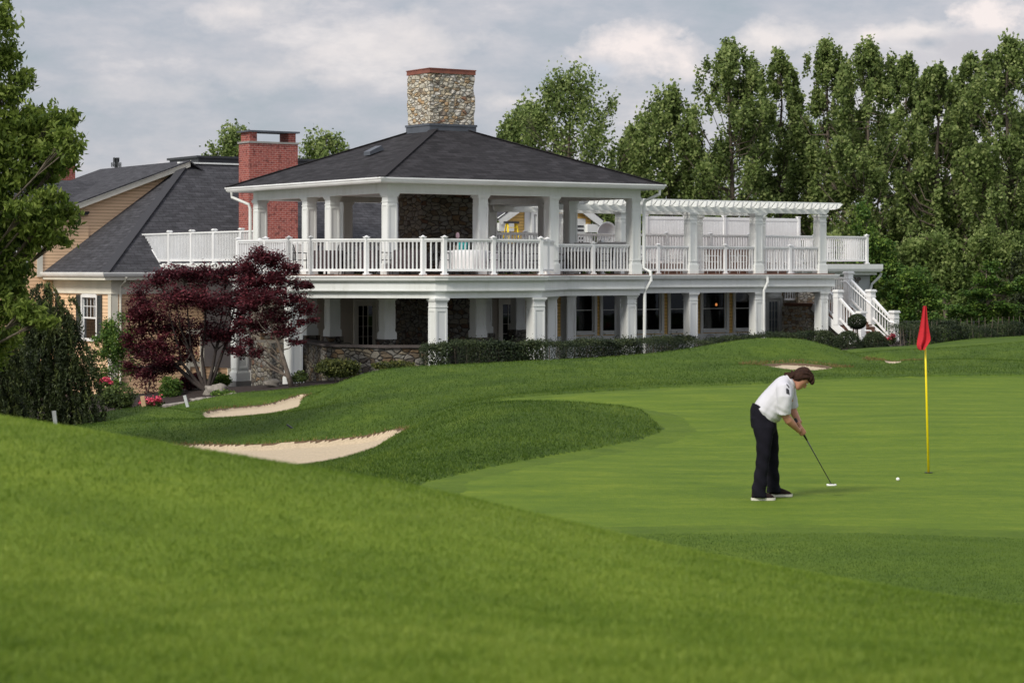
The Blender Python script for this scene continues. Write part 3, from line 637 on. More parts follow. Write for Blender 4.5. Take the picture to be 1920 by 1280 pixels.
# bay railing
b=BAY; HR=1.06
railing((-.25,6.6),(-3.2,3.75),ZD,HR,(.5,),end=(False,False))
railing((-3.2,3.75),(-3.2,.42),ZD,HR,(.55,),pitch=.118)
railing((-3.2,.42),(-2.80,-.18),ZD,HR,(),n=4)
railing((-2.80,-.18),(-.42,-2.62),ZD,HR,(.0,.5),n=28,end=(False,True))
railing((-.42,-2.62),(.10,-2.97),ZD,HR,(),n=4,end=(False,True))
railing((.10,-2.97),(3.50,-2.97),ZD,HR,(.5,),n=26,end=(False,True))
railing((3.50,-2.97),(5.85,-.25),ZD,HR,(.5,),end=(False,False))
railing((6.13,-.02),(9.0,-.02),ZD,HR-.09,(.5,),n=22,end=(False,False))
# back and side railings of the pavilion
railing((.2,8.51),(3.1,8.51),ZD,HR,(.45,),end=(False,False)); railing((3.45,8.51),(5.78,8.51),ZD,HR,(.5,),end=(False,False)); railing((6.1,8.51),(9.0,8.51),ZD,HR,(.6,),end=(False,False))
for y0,y1 in ((5.25,8.3),): railing((0,y0),(0,y1),ZD,HR,(.5,),end=(False,False))
for y0,y1 in ((.2,3.3),(5.3,8.3)): railing((9.2,y0),(9.2,y1),ZD,HR,(.5,),end=(False,False))
# ---- terrace colonnade and pergola
TX=[12.3,15.38,18.44,21.55]; ZP=4.62
for x in TX:
    column(x,4.80,ZD,ZP); column(x,8.30,ZD,ZP)
tx=[9.35]+TX
for i in range(4): railing((tx[i]+.19,4.72),(tx[i+1]-.19,4.72),ZD,1.0,(.5,),n=20,end=(False,False))
railing((21.7,5.0),(21.7,8.1),ZD,1.0,(.5,),end=(False,False))
PG=empty('pergola',(0,0,0)); PG.parent=CH
for yy in (4.80,8.30):
    m=MB()
    for dy in (-.13,.13):
        for i in range(4):
            x0=tx[i]-.25; x1=tx[i+1]+.32; z0=ZP+.02+.004*i
            poly=[(x0,z0+.22),(x0,z0+.10),(x0+.1,z0),(x1-.12,z0),(x1,z0+.10),(x1,z0+.22)]; th=.045+.003*(i%2)
            vs=[(x,yy+dy-th/2,z) for x,z in poly]+[(x,yy+dy+th/2,z) for x,z in poly]; n=6
            m.add(vs,[tuple(range(n)),tuple(range(n,2*n))[::-1]]+[(i_,n+i_,n+(i_+1)%n,(i_+1)%n) for i_ in range(n)])
    part(m,'beam','white',PG)
nr=31
for i in range(nr):
    x=9.55+(22.0-9.55)*i/(nr-1); m=MB(); z0=ZP+.20
    prof=[(4.05,z0+.20),(4.05,z0+.17),(4.12,z0+.12),(4.2,z0+.05),(4.35,z0+.02),(4.45,z0),(8.7,z0),(8.85,z0+.05),(9.0,z0+.16),(9.0,z0+.20)]
    n=len(prof); th=.04
    vs=[(x-th/2,y,z) for y,z in prof]+[(x+th/2,y,z) for y,z in prof]
    m.add(vs,[tuple(range(n))[::-1],tuple(range(n,2*n))]+[(a,(a+1)%n,n+(a+1)%n,n+a) for a in range(n)]); part(m,'rafter','white',PG)
m=MB()
for y in [4.3+.48*k for k in range(10)]: m.box(9.4,22.15,y-.02,y+.02,z0+.201,z0+.245)
part(m,'top_slats','white',PG)
# ---- lower columns
for (x,y) in ((-3.12,3.8),(-3.12,.30),(-.02,-2.80),(3.42,-2.82)): column(x,y,ZG-.35 if x<-3 else ZG,1.74,.40,plinth=.5)
for (x,y) in ((5.95,.12),(9.1,.12),(9.15,3.6),(12.3,4.80),(15.38,4.80),(18.44,4.80),(21.62,4.80)): column(x,y,ZG,1.74,.36,plinth=.5)
for (x,y) in ((0,.15),(3.27,.15),(.0,3.55),(0,5.07),(5.95,3.9),(9.1,6.6),(0,8.2)): column(x,y,ZG+1.22,1.74,.36,plinth=.2)
for (x,y) in ((0,.15),(3.27,.15),(.0,3.55),(0,5.07),(5.95,3.9),(9.1,6.6),(0,8.2)):
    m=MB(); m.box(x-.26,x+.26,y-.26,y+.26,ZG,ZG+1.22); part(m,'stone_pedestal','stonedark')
m=MB(); m.box(-3.38,-2.86,3.54,4.06,-1.6,ZG-.10); part(m,'concrete_plinth','concrete')
# patio floor
m=MB(); m.prism([(-.8,8.7),(-.8,.6),(.4,-1.6),(3.3,-2.2),(6.3,.2),(9.0,.2),(9.4,4.9),(22.0,4.9),(22.0,8.7)],-1.6,ZG); part(m,'patio_floor','concrete')
# ---- lower wall with windows and doors
YW=8.0; wx=[]
def winx(p0,p1): return Xat(p0,YW),Xat(p1,YW)
ops=[('door',667,705),('door',938,980),('win',1079,1113),('win',1129,1158),('win',1193,1239),('win',1256,1287),('win',1317,1361),('win',1378,1409),('door',1438,1463)]
ops=[(k,)+winx(a,b) for k,a,b in ops]
def wall_x(y,x0,x1,z0,z1,holes,th,mat,name='wall'):
    m=MB(); xs=x0
    for (a,b_,c,d) in sorted(holes):
        m.box(xs,a,y,y+th,z0,z1); m.box(a,b_,y,y+th,z0,c)
        if d<z1-.01: m.box(a,b_,y,y+th,d,z1)
        xs=b_
    m.box(xs,x1,y,y+th,z0,z1); return part(m,name,mat)
def window(x0,x1,y,z0,z1,grid=(1,2),name='window',fr='white',depth=.2,parent=None,glass='glass',fw=.1,door=False):
    m=MB(); m.box(x0-fw,x0,y-.04,y+.1,z0-fw,z1+fw); m.box(x1,x1+fw,y-.04,y+.1,z0-fw,z1+fw); m.box(x0,x1,y-.04,y+.1,z1,z1+fw); m.box(x0,x1,y-.07,y+.1,z0-fw*.8,z0)
    s=.05 if not door else .12
    m.box(x0,x0+s,y+.03,y+.08,z0,z1); m.box(x1-s,x1,y+.03,y+.08,z0,z1); m.box(x0+s,x1-s,y+.03,y+.08,z1-s,z1); m.box(x0+s,x1-s,y+.03,y+.08,z0,z0+(s if not door else .3))
    zb=z0+(s if not door else .3)
    for i in range(1,grid[0]): x=x0+s+(x1-x0-2*s)*i/grid[0]; m.box(x-.011,x+.011,y+.035,y+.07,zb,z1-s)
    for i in range(1,grid[1]): z=zb+(z1-s-zb)*i/grid[1]; w_=.03 if grid==(1,2) else .011; m.box(x0+s,x1-s,y+.033,y+.073,z-w_/2,z+w_/2)
    o=part(m,name,fr,parent)
    k=MB(); k.add([(x0+s,y+.055,zb),(x1-s,y+.055,zb),(x1-s,y+.055,z1-s),(x0+s,y+.055,z1-s)],[(0,1,2,3)]); part(k,'pane',glass,o); return o
holes=[]
for k,a,b_ in ops: holes.append((a,b_,ZG+.04 if k=='door' else .28,1.45 if k=='door' else 1.9))
wall_x(YW,Xat(1045,YW),Xat(1436,YW)-.11,ZG,2.19,[h for h in holes if Xat(1045,YW)<h[0]<Xat(1430,YW)],.15,'sidingy')
wall_x(YW,-.6,Xat(1045,YW)-.002,ZG,2.19,[h for h in holes if h[0]<Xat(1045,YW)-.1],.15,'tan')
wall_x(YW,Xat(1436,YW)-.108,Xat(1466,YW),ZG,2.19,[h for h in holes if h[0]>Xat(1430,YW)],.15,'white')
for (k,a,b_),h in zip(ops,holes):
    if k=='door': 
        window(a,b_,YW-.02,h[2],h[3],(3,5),name='glazed_door',door=True,fr='cream' if a<12 else 'white'); 
    else: window(a,b_,YW-.02,h[2],h[3],fw=.12)
m=MB(); m.box(Xat(1045,YW),Xat(1436,YW),YW-.06,YW-.001,-.05,.15); m.box(Xat(1045,YW),Xat(1436,YW),YW-.035,YW-.001,ZG,-.05); part(m,'skirting_trim','white')
m=MB()
for px in (1165,1290,1298): x=Xat(px,YW); m.box(x-.06,x+.06,YW-.08,YW-.003,.15,2.0)
part(m,'wall_pilasters','white')
m=MB(); m.box(-.6,23,YW+3.4,YW+3.5,ZG,2.19); m.box(-.6,23,YW+.16,YW+3.4,ZG,ZG+.03); m.box(-.62,-.6,YW,YW+3.5,ZG,2.19); m.box(Xat(1412,YW)+.2,Xat(1412,YW)+.3,YW+.16,YW+3.4,ZG,2.19); m.box(-.6,23,YW+.16,YW+3.4,2.0,2.19); part(m,'interior_room','dark')
# stone end wall of the terrace
x0=Xat(1466,YW); yk0=Yat(1497,x0); m=MB(); rough_block(m,x0,Xat(1588,yk0),yk0,YW+.3,ZG-.2,1.97,.25,.02,6); part(m,'stone_corner','stone')
# low stone wall round the lower bay
def lowwall(pts,z0,z1,th=.45,mat='stonedark',capm='tan',name='low_stone_wall'):
    m=MB(); m.sweep(pts,[(-th,z0),(0,z0),(0,z1),(-th,z1)]); o=part(m,name,mat)
    m=MB(); m.sweep(pts,[(-th-.05,z1+.002),(.06,z1+.002),(.06,z1+.07),(-th-.05,z1+.07)]); part(m,'wall_cap','deckwood' if capm=='deckwood' else capm,o)
MT['capstone']=plain('brown_capstone',(.10,.085,.08),(.07,.058,.055),4,.8)
a=L(560,68.3); b_=L(615,65.6); c=L(800,63.6); d=L(470,72.2)
lowwall([Vector(L(556,70.2)),Vector(L(615,65.7)),Vector(L(710,64.6)),Vector(L(812,64.9))],-1.2,.26,capm='capstone')
m=MB(); p=[L(471,70.5),L(531,67.9),L(560,70.0),L(480,74)]; m.prism(p,-1.6,.25); part(m,'stone_pier','stonegrey')
# ---- upper-left terrace with railing that meets the hip roof
TY0,TY1=8.75,16.3
m=MB(); m.box(.05,14,9.52,16.4,2.62,2.80); part(m,'upper_deck','white')
m=MB(); m.sweep([(.05,16.6),(.05,9.2)],[(.0,2.55),(.08,2.56),(.1,2.66),(.1,2.76),(0,2.76)]); part(m,'gutter','white')
m=MB(); zr=2.80; yk=lambda z:16.05+(z-2.45)/.72
m2=MB()
n=48; H1=1.07
yt=yk(zr+H1)-.0; yb=yk(zr)
m.beam((0,8.7,zr+H1),(0,yt+.1,zr+H1),.1,.05); m.beam((0,8.7,zr+.1),(0,yb,zr+.1),.055,.07)
for i in range(int((yt-8.7)/.122)):
    y=8.76+.122*i; zb=zr+.1 if y<yb else zr+.1+(y-yb)*.72
    if zb<zr+H1-.03: m.box(-.018,.018,y-.018,y+.018,zb,zr+H1)
m.beam((0,yb-.05,zr-.0),(0,yt+.05,zr+H1-.02),.06,.1)
R0=part(m,'terrace_railing','vinyl')
m=MB(); m.beam((0,yb-.12,zr-.1),(0,yt+.0,zr+H1-.12),.09,.05); part(m,'yellow_trim','sidingy',R0)
for px in (318,360,402,453):
    y=Yat(px,0); k=MB(); k.box(-.06,.06,y-.06,y+.06,zr,zr+H1+.06); k.box(-.09,.09,y-.09,y+.09,zr+H1+.06,zr+H1+.09); k.box(-.07,.07,y-.07,y+.07,zr+H1+.09,zr+H1+.12); part(k,'post','vinyl',R0)
# ---- left wing, hip roof
SLP=.72; CX,CY=-2.35,16.0; s=5.95; ZE=2.47
ap=(CX+s,CY+s,ZE+SLP*s)
rf=MB(); RX=16.0
rf.slab([(CX,CY,ZE),(RX,CY,ZE),(RX,CY+s,ap[2]),ap],.06,(1,0,0)); rf.slab([(CX,CY,ZE),ap,(CX,CY+s+.02,ZE)],.06,(0,1,0))
LR=part(rf,'hip_roof','shinglegrey')
m=MB(); m.beam((CX,CY,ZE+.015),(ap[0],ap[1],ap[2]+.015),.32,.03); m.uv=[[(0,.1)]*4 for f in m.uv]; part(m,'hip_cap','shinglegrey',LR)
m=MB(); m.beam((ap[0]-.3,ap[1],ap[2]+.03),(RX,ap[1],ap[2]+.03),.22,.06); part(m,'ridge_trim','white',LR)
m=MB(); m.sweep([(CX,CY+s+5),(CX,CY),(4.5,CY)],[(-.05,2.30),(.04,2.30),(.09,2.36),(.12,2.44),(.12,2.475),(-.05,2.475)]); part(m,'gutter','vinyl',LR)
m=MB(); m.sweep([(CX,CY+s+5),(CX,CY),(4.5,CY)],[(-.5,2.20),(.0,2.20),(.0,2.295),(-.5,2.295)]); part(m,'soffit','cream',LR)
WX,WY=CX+.45,CY+.45
wy0,wy1=Yat(183,WX),Yat(153,WX)   # window opening incl. casing
wz1,wz0=zL(553,WX,wy0),zL(640,WX,wy0)
m=MB(); t=.15
hy0,hy1=wy0+.1,wy1-.1
m.box(WX,WX+t,WY,hy0,-2.6,1.70); m.box(WX,WX+t,hy1,30,-2.6,1.70); m.box(WX,WX+t,hy0,hy1,-2.6,wz0+.1); m.box(WX,WX+t,hy0,hy1,wz1-.1,1.70)
m.box(WX+t,14,WY,WY+t,-2.6,1.70)
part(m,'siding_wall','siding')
m=MB(); m.sweep([(WX,30),(WX,WY),(14,WY)],[(-.1,1.702),(.03,1.702),(.03,2.2),(-.1,2.2)]); m.sweep([(WX,30),(WX,WY),(14,WY)],[(.03,1.69),(.055,1.69),(.055,1.73),(.03,1.73)]); part(m,'frieze_board','cream')
m=MB()
for (x,y) in ((WX,WY),(Xat(466,WY),WY)): m.box(x-.03,x+.24,y-.03,y-.001,-2.6,1.70)
m.box(WX-.03,WX-.001,WY-.03,WY+.26,-2.6,1.70); part(m,'corner_board','cream')
# small white panelled door seen under the maple
m=MB(); xa,xb=Xat(352,WY),Xat(430,WY)
for x in np.linspace(xa,xb,4): m.box(x-.08,x+.08,WY-.04,WY-.002,-2.2,.35)
for z in (-1.9,-.9,.3): m.box(xa,xb,WY-.036,WY-.003,z-.1,z+.1)
part(m,'panelled_trim','cream')
# window with shutters on the left face
m=MB(); x=WX
m.box(x-.04,x+.1,wy0,wy0+.1,wz0,wz1); m.box(x-.04,x+.1,wy1-.1,wy1,wz0,wz1); m.box(x-.04,x+.1,wy0+.1,wy1-.1,wz1-.1,wz1+.04); m.box(x-.07,x+.1,wy0,wy1,wz0,wz0+.1)
zm=(wz0+wz1)/2
m.box(x+.03,x+.08,hy0,hy1,zm-.03,zm+.03)
for i in range(1,4): y=hy0+(hy1-hy0)*i/4; m.box(x+.035,x+.07,y-.012,y+.012,zm,wz1-.1)
m.box(x+.034,x+.071,hy0,hy1,(zm+wz1)/2-.012,(zm+wz1)/2+.012)
for y in (hy0,hy1-.04): m.box(x+.033,x+.075,y,y+.04,wz0+.1,wz1-.1)
wn=part(m,'shuttered_window','vinyl')
k=MB(); k.add([(x+.055,hy0,wz0+.1),(x+.055,hy1,wz0+.1),(x+.055,hy1,wz1-.1),(x+.055,hy0,wz1-.1)],[(0,3,2,1)]); part(k,'pane','glass',wn)
k=MB(); k.box(x+.5,x+.52,hy0-.5,hy1+.5,wz0-.3,wz1+.3); part(k,'room_backing','dark',wn)
for y0 in (wy0-.44,wy1+.04):
    k=MB(); k.box(x-.045,x-.003,y0,y0+.05,wz0,wz1); k.box(x-.045,x-.003,y0+.35,y0+.40,wz0,wz1)
    nl=30
    for i in range(nl): z=wz0+(wz1-wz0)*i/nl; k.add([(x-.045,y0+.05,z),(x-.045,y0+.35,z),(x-.005,y0+.35,z+.06),(x-.005,y0+.05,z+.06)],[(0,1,2,3)])
    for z in (wz0,zm,wz1-.05): k.box(x-.044,x-.004,y0+.05,y0+.35,z,z+.05)
    part(k,'shutter','shutter',wn)
spout([(WX+.35,CY-.05,2.3),(WX+.35,CY+.05,2.15),(WX+.32,WY-.06,1.95),(WX+.32,WY-.06,-1.6)],.045,mat='cream')
# front-facing gable behind the hip roof
GY=CY+s; gx,gz=3.55,6.80; gs=.37
def rz(x): return gz-gs*(gx-x)
m=MB(); gl=-6.0
m.add([(gl,GY,-1),(gx,GY,-1),(gx,GY,gz-.05),(gl,GY,rz(gl)-.05)],[(0,1,2,3)]); m.add([(gl,GY+.15,-1),(gx,GY+.15,-1),(gx,GY+.15,gz-.05),(gl,GY+.15,rz(gl)-.05)],[(3,2,1,0)]); part(m,'gable_wall','siding')
m=MB(); x0=Xat(120,GY-.3)
def rake(m,xa,xb,y0,y1,h,off): 
    vs=[(xa,y0,rz(xa)-h+off),(xb,y0,rz(xb)-h+off),(xb,y0,rz(xb)+off),(xa,y0,rz(xa)+off)]; vs+= [(a,y1,c) for a,b,c in vs]
    m.add(vs,[(0,1,2,3),(7,6,5,4),(0,4,5,1),(1,5,6,2),(2,6,7,3),(3,7,4,0)])
rake(m,-2.2,gx+.1,GY-.36,GY-.30,.24,.02); rake(m,-2.2,gx+.1,GY-.30,GY-.002,.05,-.16); rake(m,-2.2,gx+.1,GY-.41,GY-.362,.07,.035); part(m,'rake_board','cream')
m=MB(); m.slab([(-3.2,GY-.42,rz(-3.2)+.06),(gx+.05,GY-.42,gz+.06),(gx+.05,GY+8.4,gz+.06),(-3.2,GY+8.4,rz(-3.2)+.06)],.05,(0,1,0))
m.slab([(gx+.05,GY-.42,gz+.06),(gx+6,GY-.42,gz+.06-.6*6),(gx+6,GY+8.4,gz+.06-.6*6),(gx+.05,GY+8.4,gz+.06)],.05,(0,1,0)); part(m,'gable_roof','shinglegrey')
# cross wing on the far left
ry=GY+3.9; rzz=6.15; m=MB(); ez=4.72
m.slab([(-3.9,GY-.25,ez),(-.6,GY-.25,ez),(2.3,ry,rzz),(-3.9,ry,rzz)],.06,(1,0,0)); m.slab([(-3.9,ry,rzz),(2.3,ry,rzz),(2.3,ry+4.2,4.6),(-3.9,ry+4.2,4.6)],.06,(1,0,0)); part(m,'cross_roof','shinglegrey')
m=MB(); x=-3.95
for (ya,za,yb_,zb) in ((GY-.35,ez-.02,ry,rzz+.02),(ry+4.3,4.55,ry,rzz+.02)):
    m.beam((x,ya,za-.1),(x,yb_,zb-.1),.07,.26)
part(m,'rake_board','cream')
m=MB(); xw=-3.6; m.add([(xw,GY,-1),(xw,GY+7.8,-1),(xw,GY+7.8,4.6),(xw,ry,rzz-.1),(xw,GY,4.6)],[(0,4,3,2,1)]); m.box(xw,-.5,GY-.06,GY-.002,-1,4.6); part(m,'cross_wing_wall','siding')
m=MB(); x=Xat(75,GY-.1); m.box(x-.11,x+.11,GY-.10,GY-.062,2.3,4.3); part(m,'corner_board','cream')
# arched window on the left gable
m=MB(); yc=Yat(8,xw); yc=GY+2.1; r=.75; zc=4.35
arc=[(xw-.05,yc+r*math.cos(a),zc+r*math.sin(a)) for a in np.linspace(0,math.pi,13)]; m.tube([(xw-.05,yc+r,2.8)]+arc+[(xw-.05,yc-r,2.8)],.06,6)
for a in (45,90,135): m.tube([(xw-.04,yc,zc),(xw-.04,yc+r*math.cos(math.radians(a)),zc+r*math.sin(math.radians(a)))],.025,5)
m.tube([(xw-.04,yc-r,zc),(xw-.04,yc+r,zc)],.035,5); m.tube([(xw-.04,yc,2.8),(xw-.04,yc,zc)],.03,5); aw=part(m,'arched_window','vinyl')
m=MB(); P_=[(xw-.02,yc+r*math.cos(a),zc+r*math.sin(a)) for a in np.linspace(0,math.pi,13)]+[(xw-.02,yc-r,2.8),(xw-.02,yc+r,2.8)]; m.add(P_,[tuple(range(len(P_)))]); part(m,'pane','dark',aw)
m=MB(); xx=Xat(31,GY-.07); window(xx-.35,xx+.35,GY-.12,2.9,4.0,(2,2),name='side_window',glass='dark')
# brick chimneys
def brick_chim(X,Y,w,d,z0,z1,lid=True,full=True):
    m=MB(); m.box(X,X+w,Y,Y+d,z0,z1); o=part(m,'brick_chimney','brick')
    m=MB(); m.box(X-.04,X+w+.04,Y-.04,Y+d+.04,z1,z1+.07); part(m,'chimney_shoulder','concrete',o)
    if lid:
        for (a,b_) in ((X+.06,X+.36),(X+w-.36,X+w-.06)): m=MB(); m.box(a,b_,Y+.06,Y+d-.06,z1+.07,z1+.42); part(m,'cap_pier','brick',o)
        m=MB(); m.box(X-.06,X+w+.06,Y-.06,Y+d+.06,z1+.42,z1+.48); part(m,'cap_slab','flash',o)
bx,by=L(467,81.8); brick_chim(bx,by,2.06,.85,2.3,zL(268,bx,by))
x2,y2=L(97,92); brick_chim(x2,y2,1.05,.8,3,zL(300,x2,y2),lid=False)
m=MB(); xa,ya=L(372,97); m.box(xa,xa+9,ya,ya+3,6,zL(296,xa,ya)); m.box(xa-.1,xa+9.1,ya-.1,ya+3.1,zL(296,xa,ya),zL(296,xa,ya)+.1); part(m,'flat_roof_box','darkmetal')
# ---- upper right deck, privacy fence, shop corner
zu=2.80; m=MB(); m.box(9.6,27.5,8.72,15,2.62,zu); part(m,'upper_terrace_deck','deckwood')
m=MB(); m.sweep([(22.3,8.7),(28.3,8.7),(28.3,12)],[(-.1,2.47),(.02,2.47),(.05,2.5),(.08,2.6),(.08,2.79),(-.1,2.79)]); m.sweep([(22.3,8.7),(28.3,8.7),(28.3,12)],[(-.2,2.36),(-.1,2.36),(-.1,2.62),(-.2,2.62)]); part(m,'shop_fascia','white')
m=MB(); m.box(22.3,28.2,8.8,15,2.60,2.74); part(m,'shop_roof','grey')
xr=Xat(1625,8.9)
railing((22.2,8.9),(xr,8.9),zu,1.12,(.5,),n=46,end=(True,True))
railing((9.6,9.0),(21.6,9.0),zu,1.12,(.12,.3,.48,.66,.84),n=96,end=(True,True))
m=MB(); x=Xat(1343+8,8.7); 
railing((xr,9.0),(xr,13),zu,1.12,(),end=(False,True))
m=MB(); m.box(22.3,Xat(1631,9.1),9.1,9.25,-.6,2.36); part(m,'shop_wall','grey')
xs_=Xat(1633,9.0); spout([(xs_+.42,8.85,2.42),(xs_+.40,8.88,2.3),(xs_+.05,9.0,1.98),(xs_,9.02,1.75),(xs_,9.02,-.3)],.05,mat='white')
# letters on the shop wall
cu=bpy.data.curves.new('sign_letters','FONT'); cu.body='SHOP'; cu.size=.36; cu.extrude=.015; cu.space_character=1.12
to=bpy.data.objects.new('tmp',cu); COL.objects.link(to); dg=bpy.context.evaluated_depsgraph_get(); me=bpy.data.meshes.new_from_object(to.evaluated_get(dg)); bpy.data.objects.remove(to)
me.materials.clear(); me.materials.append(plain('bronze_letters',(.10,.06,.03),None,5,.5)); so_=bpy.data.objects.new('sign_letters',me); COL.objects.link(so_); so_.parent=CH
so_.rotation_euler=(math.pi/2,0,0); wid=max(v.co.x for v in me.vertices); xe=Xat(1613.5,9.08); so_.location=(xe-wid,9.08,zL(531,xe,9.08))
m=MB(); m.box(Xat(1228,8.6),Xat(1300,8.6),8.62,8.70,ZD,2.80); m.box(Xat(1318,8.6),Xat(1425,8.6),8.60,8.70,ZD,3.35); m.box(Xat(1432,8.6),Xat(1475,8.6),8.62,8.70,ZD,2.85); part(m,'brown_riser','deckwood')
# privacy fence on the upper terrace
FY=11.0; fx0,fx1=Xat(1211,FY),Xat(1497,FY)
pf=empty('privacy_fence',(0,0,0)); pf.parent=CH
for i in range(4):
    xa=fx0+(fx1-fx0)*i/4; xb=fx0+(fx1-fx0)*(i+1)/4; m=MB(); ztop=4.66
    m.box(xa+.06,xb-.06,FY-.02,FY+.02,zu-.35+.15,ztop-.12)
    k=int((xb-xa)/.15)
    for j in range(k): xx=xa+.06+(xb-xa-.12)*j/k; m.box(xx-.005,xx+.005,FY-.026,FY-.021,zu,ztop-.12)
    m.box(xa+.06,xb-.06,FY-.035,FY+.035,ztop-.12,ztop); m.box(xa+.06,xb-.06,FY-.035,FY+.035,zu-.35,zu-.2); part(m,'fence_panel','vinyl',pf)
for i in range(5):
    xa=fx0+(fx1-fx0)*i/4; m=MB(); m.box(xa-.058,xa+.058,FY-.06,FY+.06,zu-.4,4.70); m.box(xa-.08,xa+.08,FY-.08,FY+.08,4.70,4.74); part(m,'post','vinyl',pf)
# small gabled wing with yellow clapboard behind the pavilion
GY2=19.5; a0,a1=Xat(930,GY2),Xat(1122,GY2); am=(a0+a1)/2
ze2=zL(418,a0,GY2); za=ze2+(a1-a0)/2*.62
m=MB(); m.add([(a0+.4,GY2,2.5),(a1-.4,GY2,2.5),(a1-.4,GY2,ze2+.2),(am,GY2,za-.08),(a0+.4,GY2,ze2+.2)],[(0,1,2,3,4)]); m.box(a0+.4,a1-.4,GY2+.01,GY2+.2,2.5,ze2); part(m,'yellow_gable','sidingy')
m=MB()
for s_ in (-1,1):
    xe=am+s_*(a1-a0)/2
    m.beam((xe,GY2-.25,ze2+.05),(am,GY2-.25,za),.08,.34)
m.box(a0,a0+.75,GY2-.24,GY2-.01,ze2-.35,ze2); m.box(a1-.75,a1,GY2-.24,GY2-.01,ze2-.35,ze2)
m.box(a0+.38,a0+.75,GY2-.04,GY2-.002,2.5,ze2-.2); m.box(a1-.75,a1-.38,GY2-.04,GY2-.002,2.5,ze2-.2); part(m,'rake_board','white')
m=MB(); m.slab([(a0-.1,GY2-.3,ze2+.18),(am,GY2-.3,za+.25),(am,GY2+6,za+.25),(a0-.1,GY2+6,ze2+.18)],.05,(0,1,0)); m.slab([(a1+.1,GY2-.3,ze2+.18),(am,GY2-.3,za+.25),(am,GY2+6,za+.25),(a1+.1,GY2+6,ze2+.18)],.05,(0,1,0)); part(m,'small_roof','shinglegrey')
xd0,xd1=Xat(988,GY2),Xat(1007,GY2); m=MB(); m.box(xd0-.15,xd1+.15,GY2-.05,GY2-.003,2.5,zL(388,xd0,GY2)); part(m,'door_casing','white')
window(xd0+.25,xd1-.12,GY2-.12,3.1,zL(402,xd0,GY2),(2,3),name='terrace_door',glass='dark',fw=.12)
xl0,xl1=Xat(1080,GY2),Xat(1093,GY2); m=MB(); m.box(xl0-.1,xl1+.1,GY2-.05,GY2-.004,3.0,zL(410,xl0,GY2))
o=part(m,'louvre_frame','white'); m=MB()
for i in range(8): m.box(xl0,xl1,GY2-.07,GY2-.052,3.2+.17*i,3.28+.17*i)
part(m,'louvre_slats','darkmetal',o)
# ---- outside staircase
SX1,SX0=23.77,22.1; yA,yB,yC=5.65,4.41,3.14
zA,zB,zC=1.29,.60,-.18
STC=empty('staircase',(0,0,0)); STC.parent=CH
def spost(x,y,z,h=1.13,w=.125):
    k=MB(); k.box(x-w,x+w,y-w,y+w,z-.1,z+h); k.box(x-w-.04,x+w+.04,y-w-.04,y+w+.04,z+h,z+h+.05); k.box(x-w-.015,x+w+.015,y-w-.015,y+w+.015,z+h-.2,z+h-.17); k.box(x-w-.02,x+w+.02,y-w-.02,y+w+.02,z+h+.05,z+h+.09); return part(k,'newel_post','vinyl',STC)
def srail(x,y0,y1,z0,z1):
    r=railing((x,y0-.12),(x,y1+.12),z0,.92,(),end=(False,False),z1=z1,parent=STC,name='stair_railing',pitch=.13)
for x in (SX1,SX0):
    for y,z in ((yA,zA),(yB,zB),(yC,zC)):
        if x==SX0 and y==yA: continue
        spost(x,y,z)
    srail(x,yA,yB,zA,zB); srail(x,yB,yC,zB,zC)
m=MB(); 
for x in (SX0-.08,SX1-.02): m.beam((x,yA+.1,zA-.12),(x,yC-.5,zC-.42),.05,.28)
part(m,'stringer','vinyl',STC)
ns=9; 
for i in range(ns):
    y=yA-(yA-yC+.2)*i/ns; z=zA-(zA-zC+.1)*(i+1)/ns; k=MB(); k.box(SX0+.02,SX1-.08,y-.34,y,z-.04,z); k.box(SX0+.02,SX1-.08,y-.02,y-.0,z,z+.16); part(k,'step','deckwood',STC)
m=MB(); m.box(SX0-.1,SX1+.1,yA,yA+1.7,zA-.12,zA); part(m,'landing','deckwood',STC)
railing((SX0-.2,yA+1.6),(SX1,yA+1.6),zA,1.0,(),parent=STC,name='landing_railing',end=(False,True)); railing((SX1,yA+.1),(SX1,yA+1.6),zA,1.0,(),parent=STC,name='landing_railing',end=(False,False))
m=MB(); hr=[(SX1-.14,yA+.3,zA+.82),(SX1-.14,yA,zA+.82),(SX1-.14,yC+.1,zC+.80),(SX1-.14,yC-.25,zC+.72),(SX1-.14,yC-.36,zC+.6),(SX1-.14,yC-.36,zC)]
m.tube(hr,.025,8); part(m,'handrail','vinyl',STC)
m=MB(); m.tube([(SX0+.1,yC-.1,zC+.5),(SX0+.1,yC-.4,zC+.5),(SX0+.1,yC-.5,zC+.4),(SX0+.1,yC-.5,zC-.1)],.025,8); part(m,'handrail','vinyl',STC)
m=MB(); m.box(SX0-.3,SX1+.3,yA+.2,yA+1.6,-1,zA-.13); part(m,'stair_base_wall','stone',STC)
# ------------------------------------------------------------ vegetation
def leafcloud(name,pts,mat,parent,size,elong=1.6,seed=0,flat=0.0,droop=0.0,tone0=None,var=.2):
    g=np.random.default_rng(seed); n=len(pts); s=size*(.65+.7*g.random(n))
    a=g.normal(size=(n,3)); a[:,2]=a[:,2]*(1-flat)-droop*1.5; a/=np.linalg.norm(a,axis=1)[:,None]
    nn=g.normal(size=(n,3)); nn[:,2]+=flat*5; b=np.cross(a,nn); b/=np.linalg.norm(b,axis=1)[:,None]+1e-9
    l=a*s[:,None]; w=b*(s/elong*.5)[:,None]
    v=np.empty((n,4,3)); v[:,0]=pts-l*.5; v[:,1]=pts+w-l*.05; v[:,2]=pts+l*.5; v[:,3]=pts-w-l*.05
    t=np.clip((.45 if tone0 is None else tone0)+g.normal(0,var,n),0,1)
    return np_mesh(name,v.reshape(-1,3),np.arange(n*4).reshape(-1,4),mat,parent,tone=t)
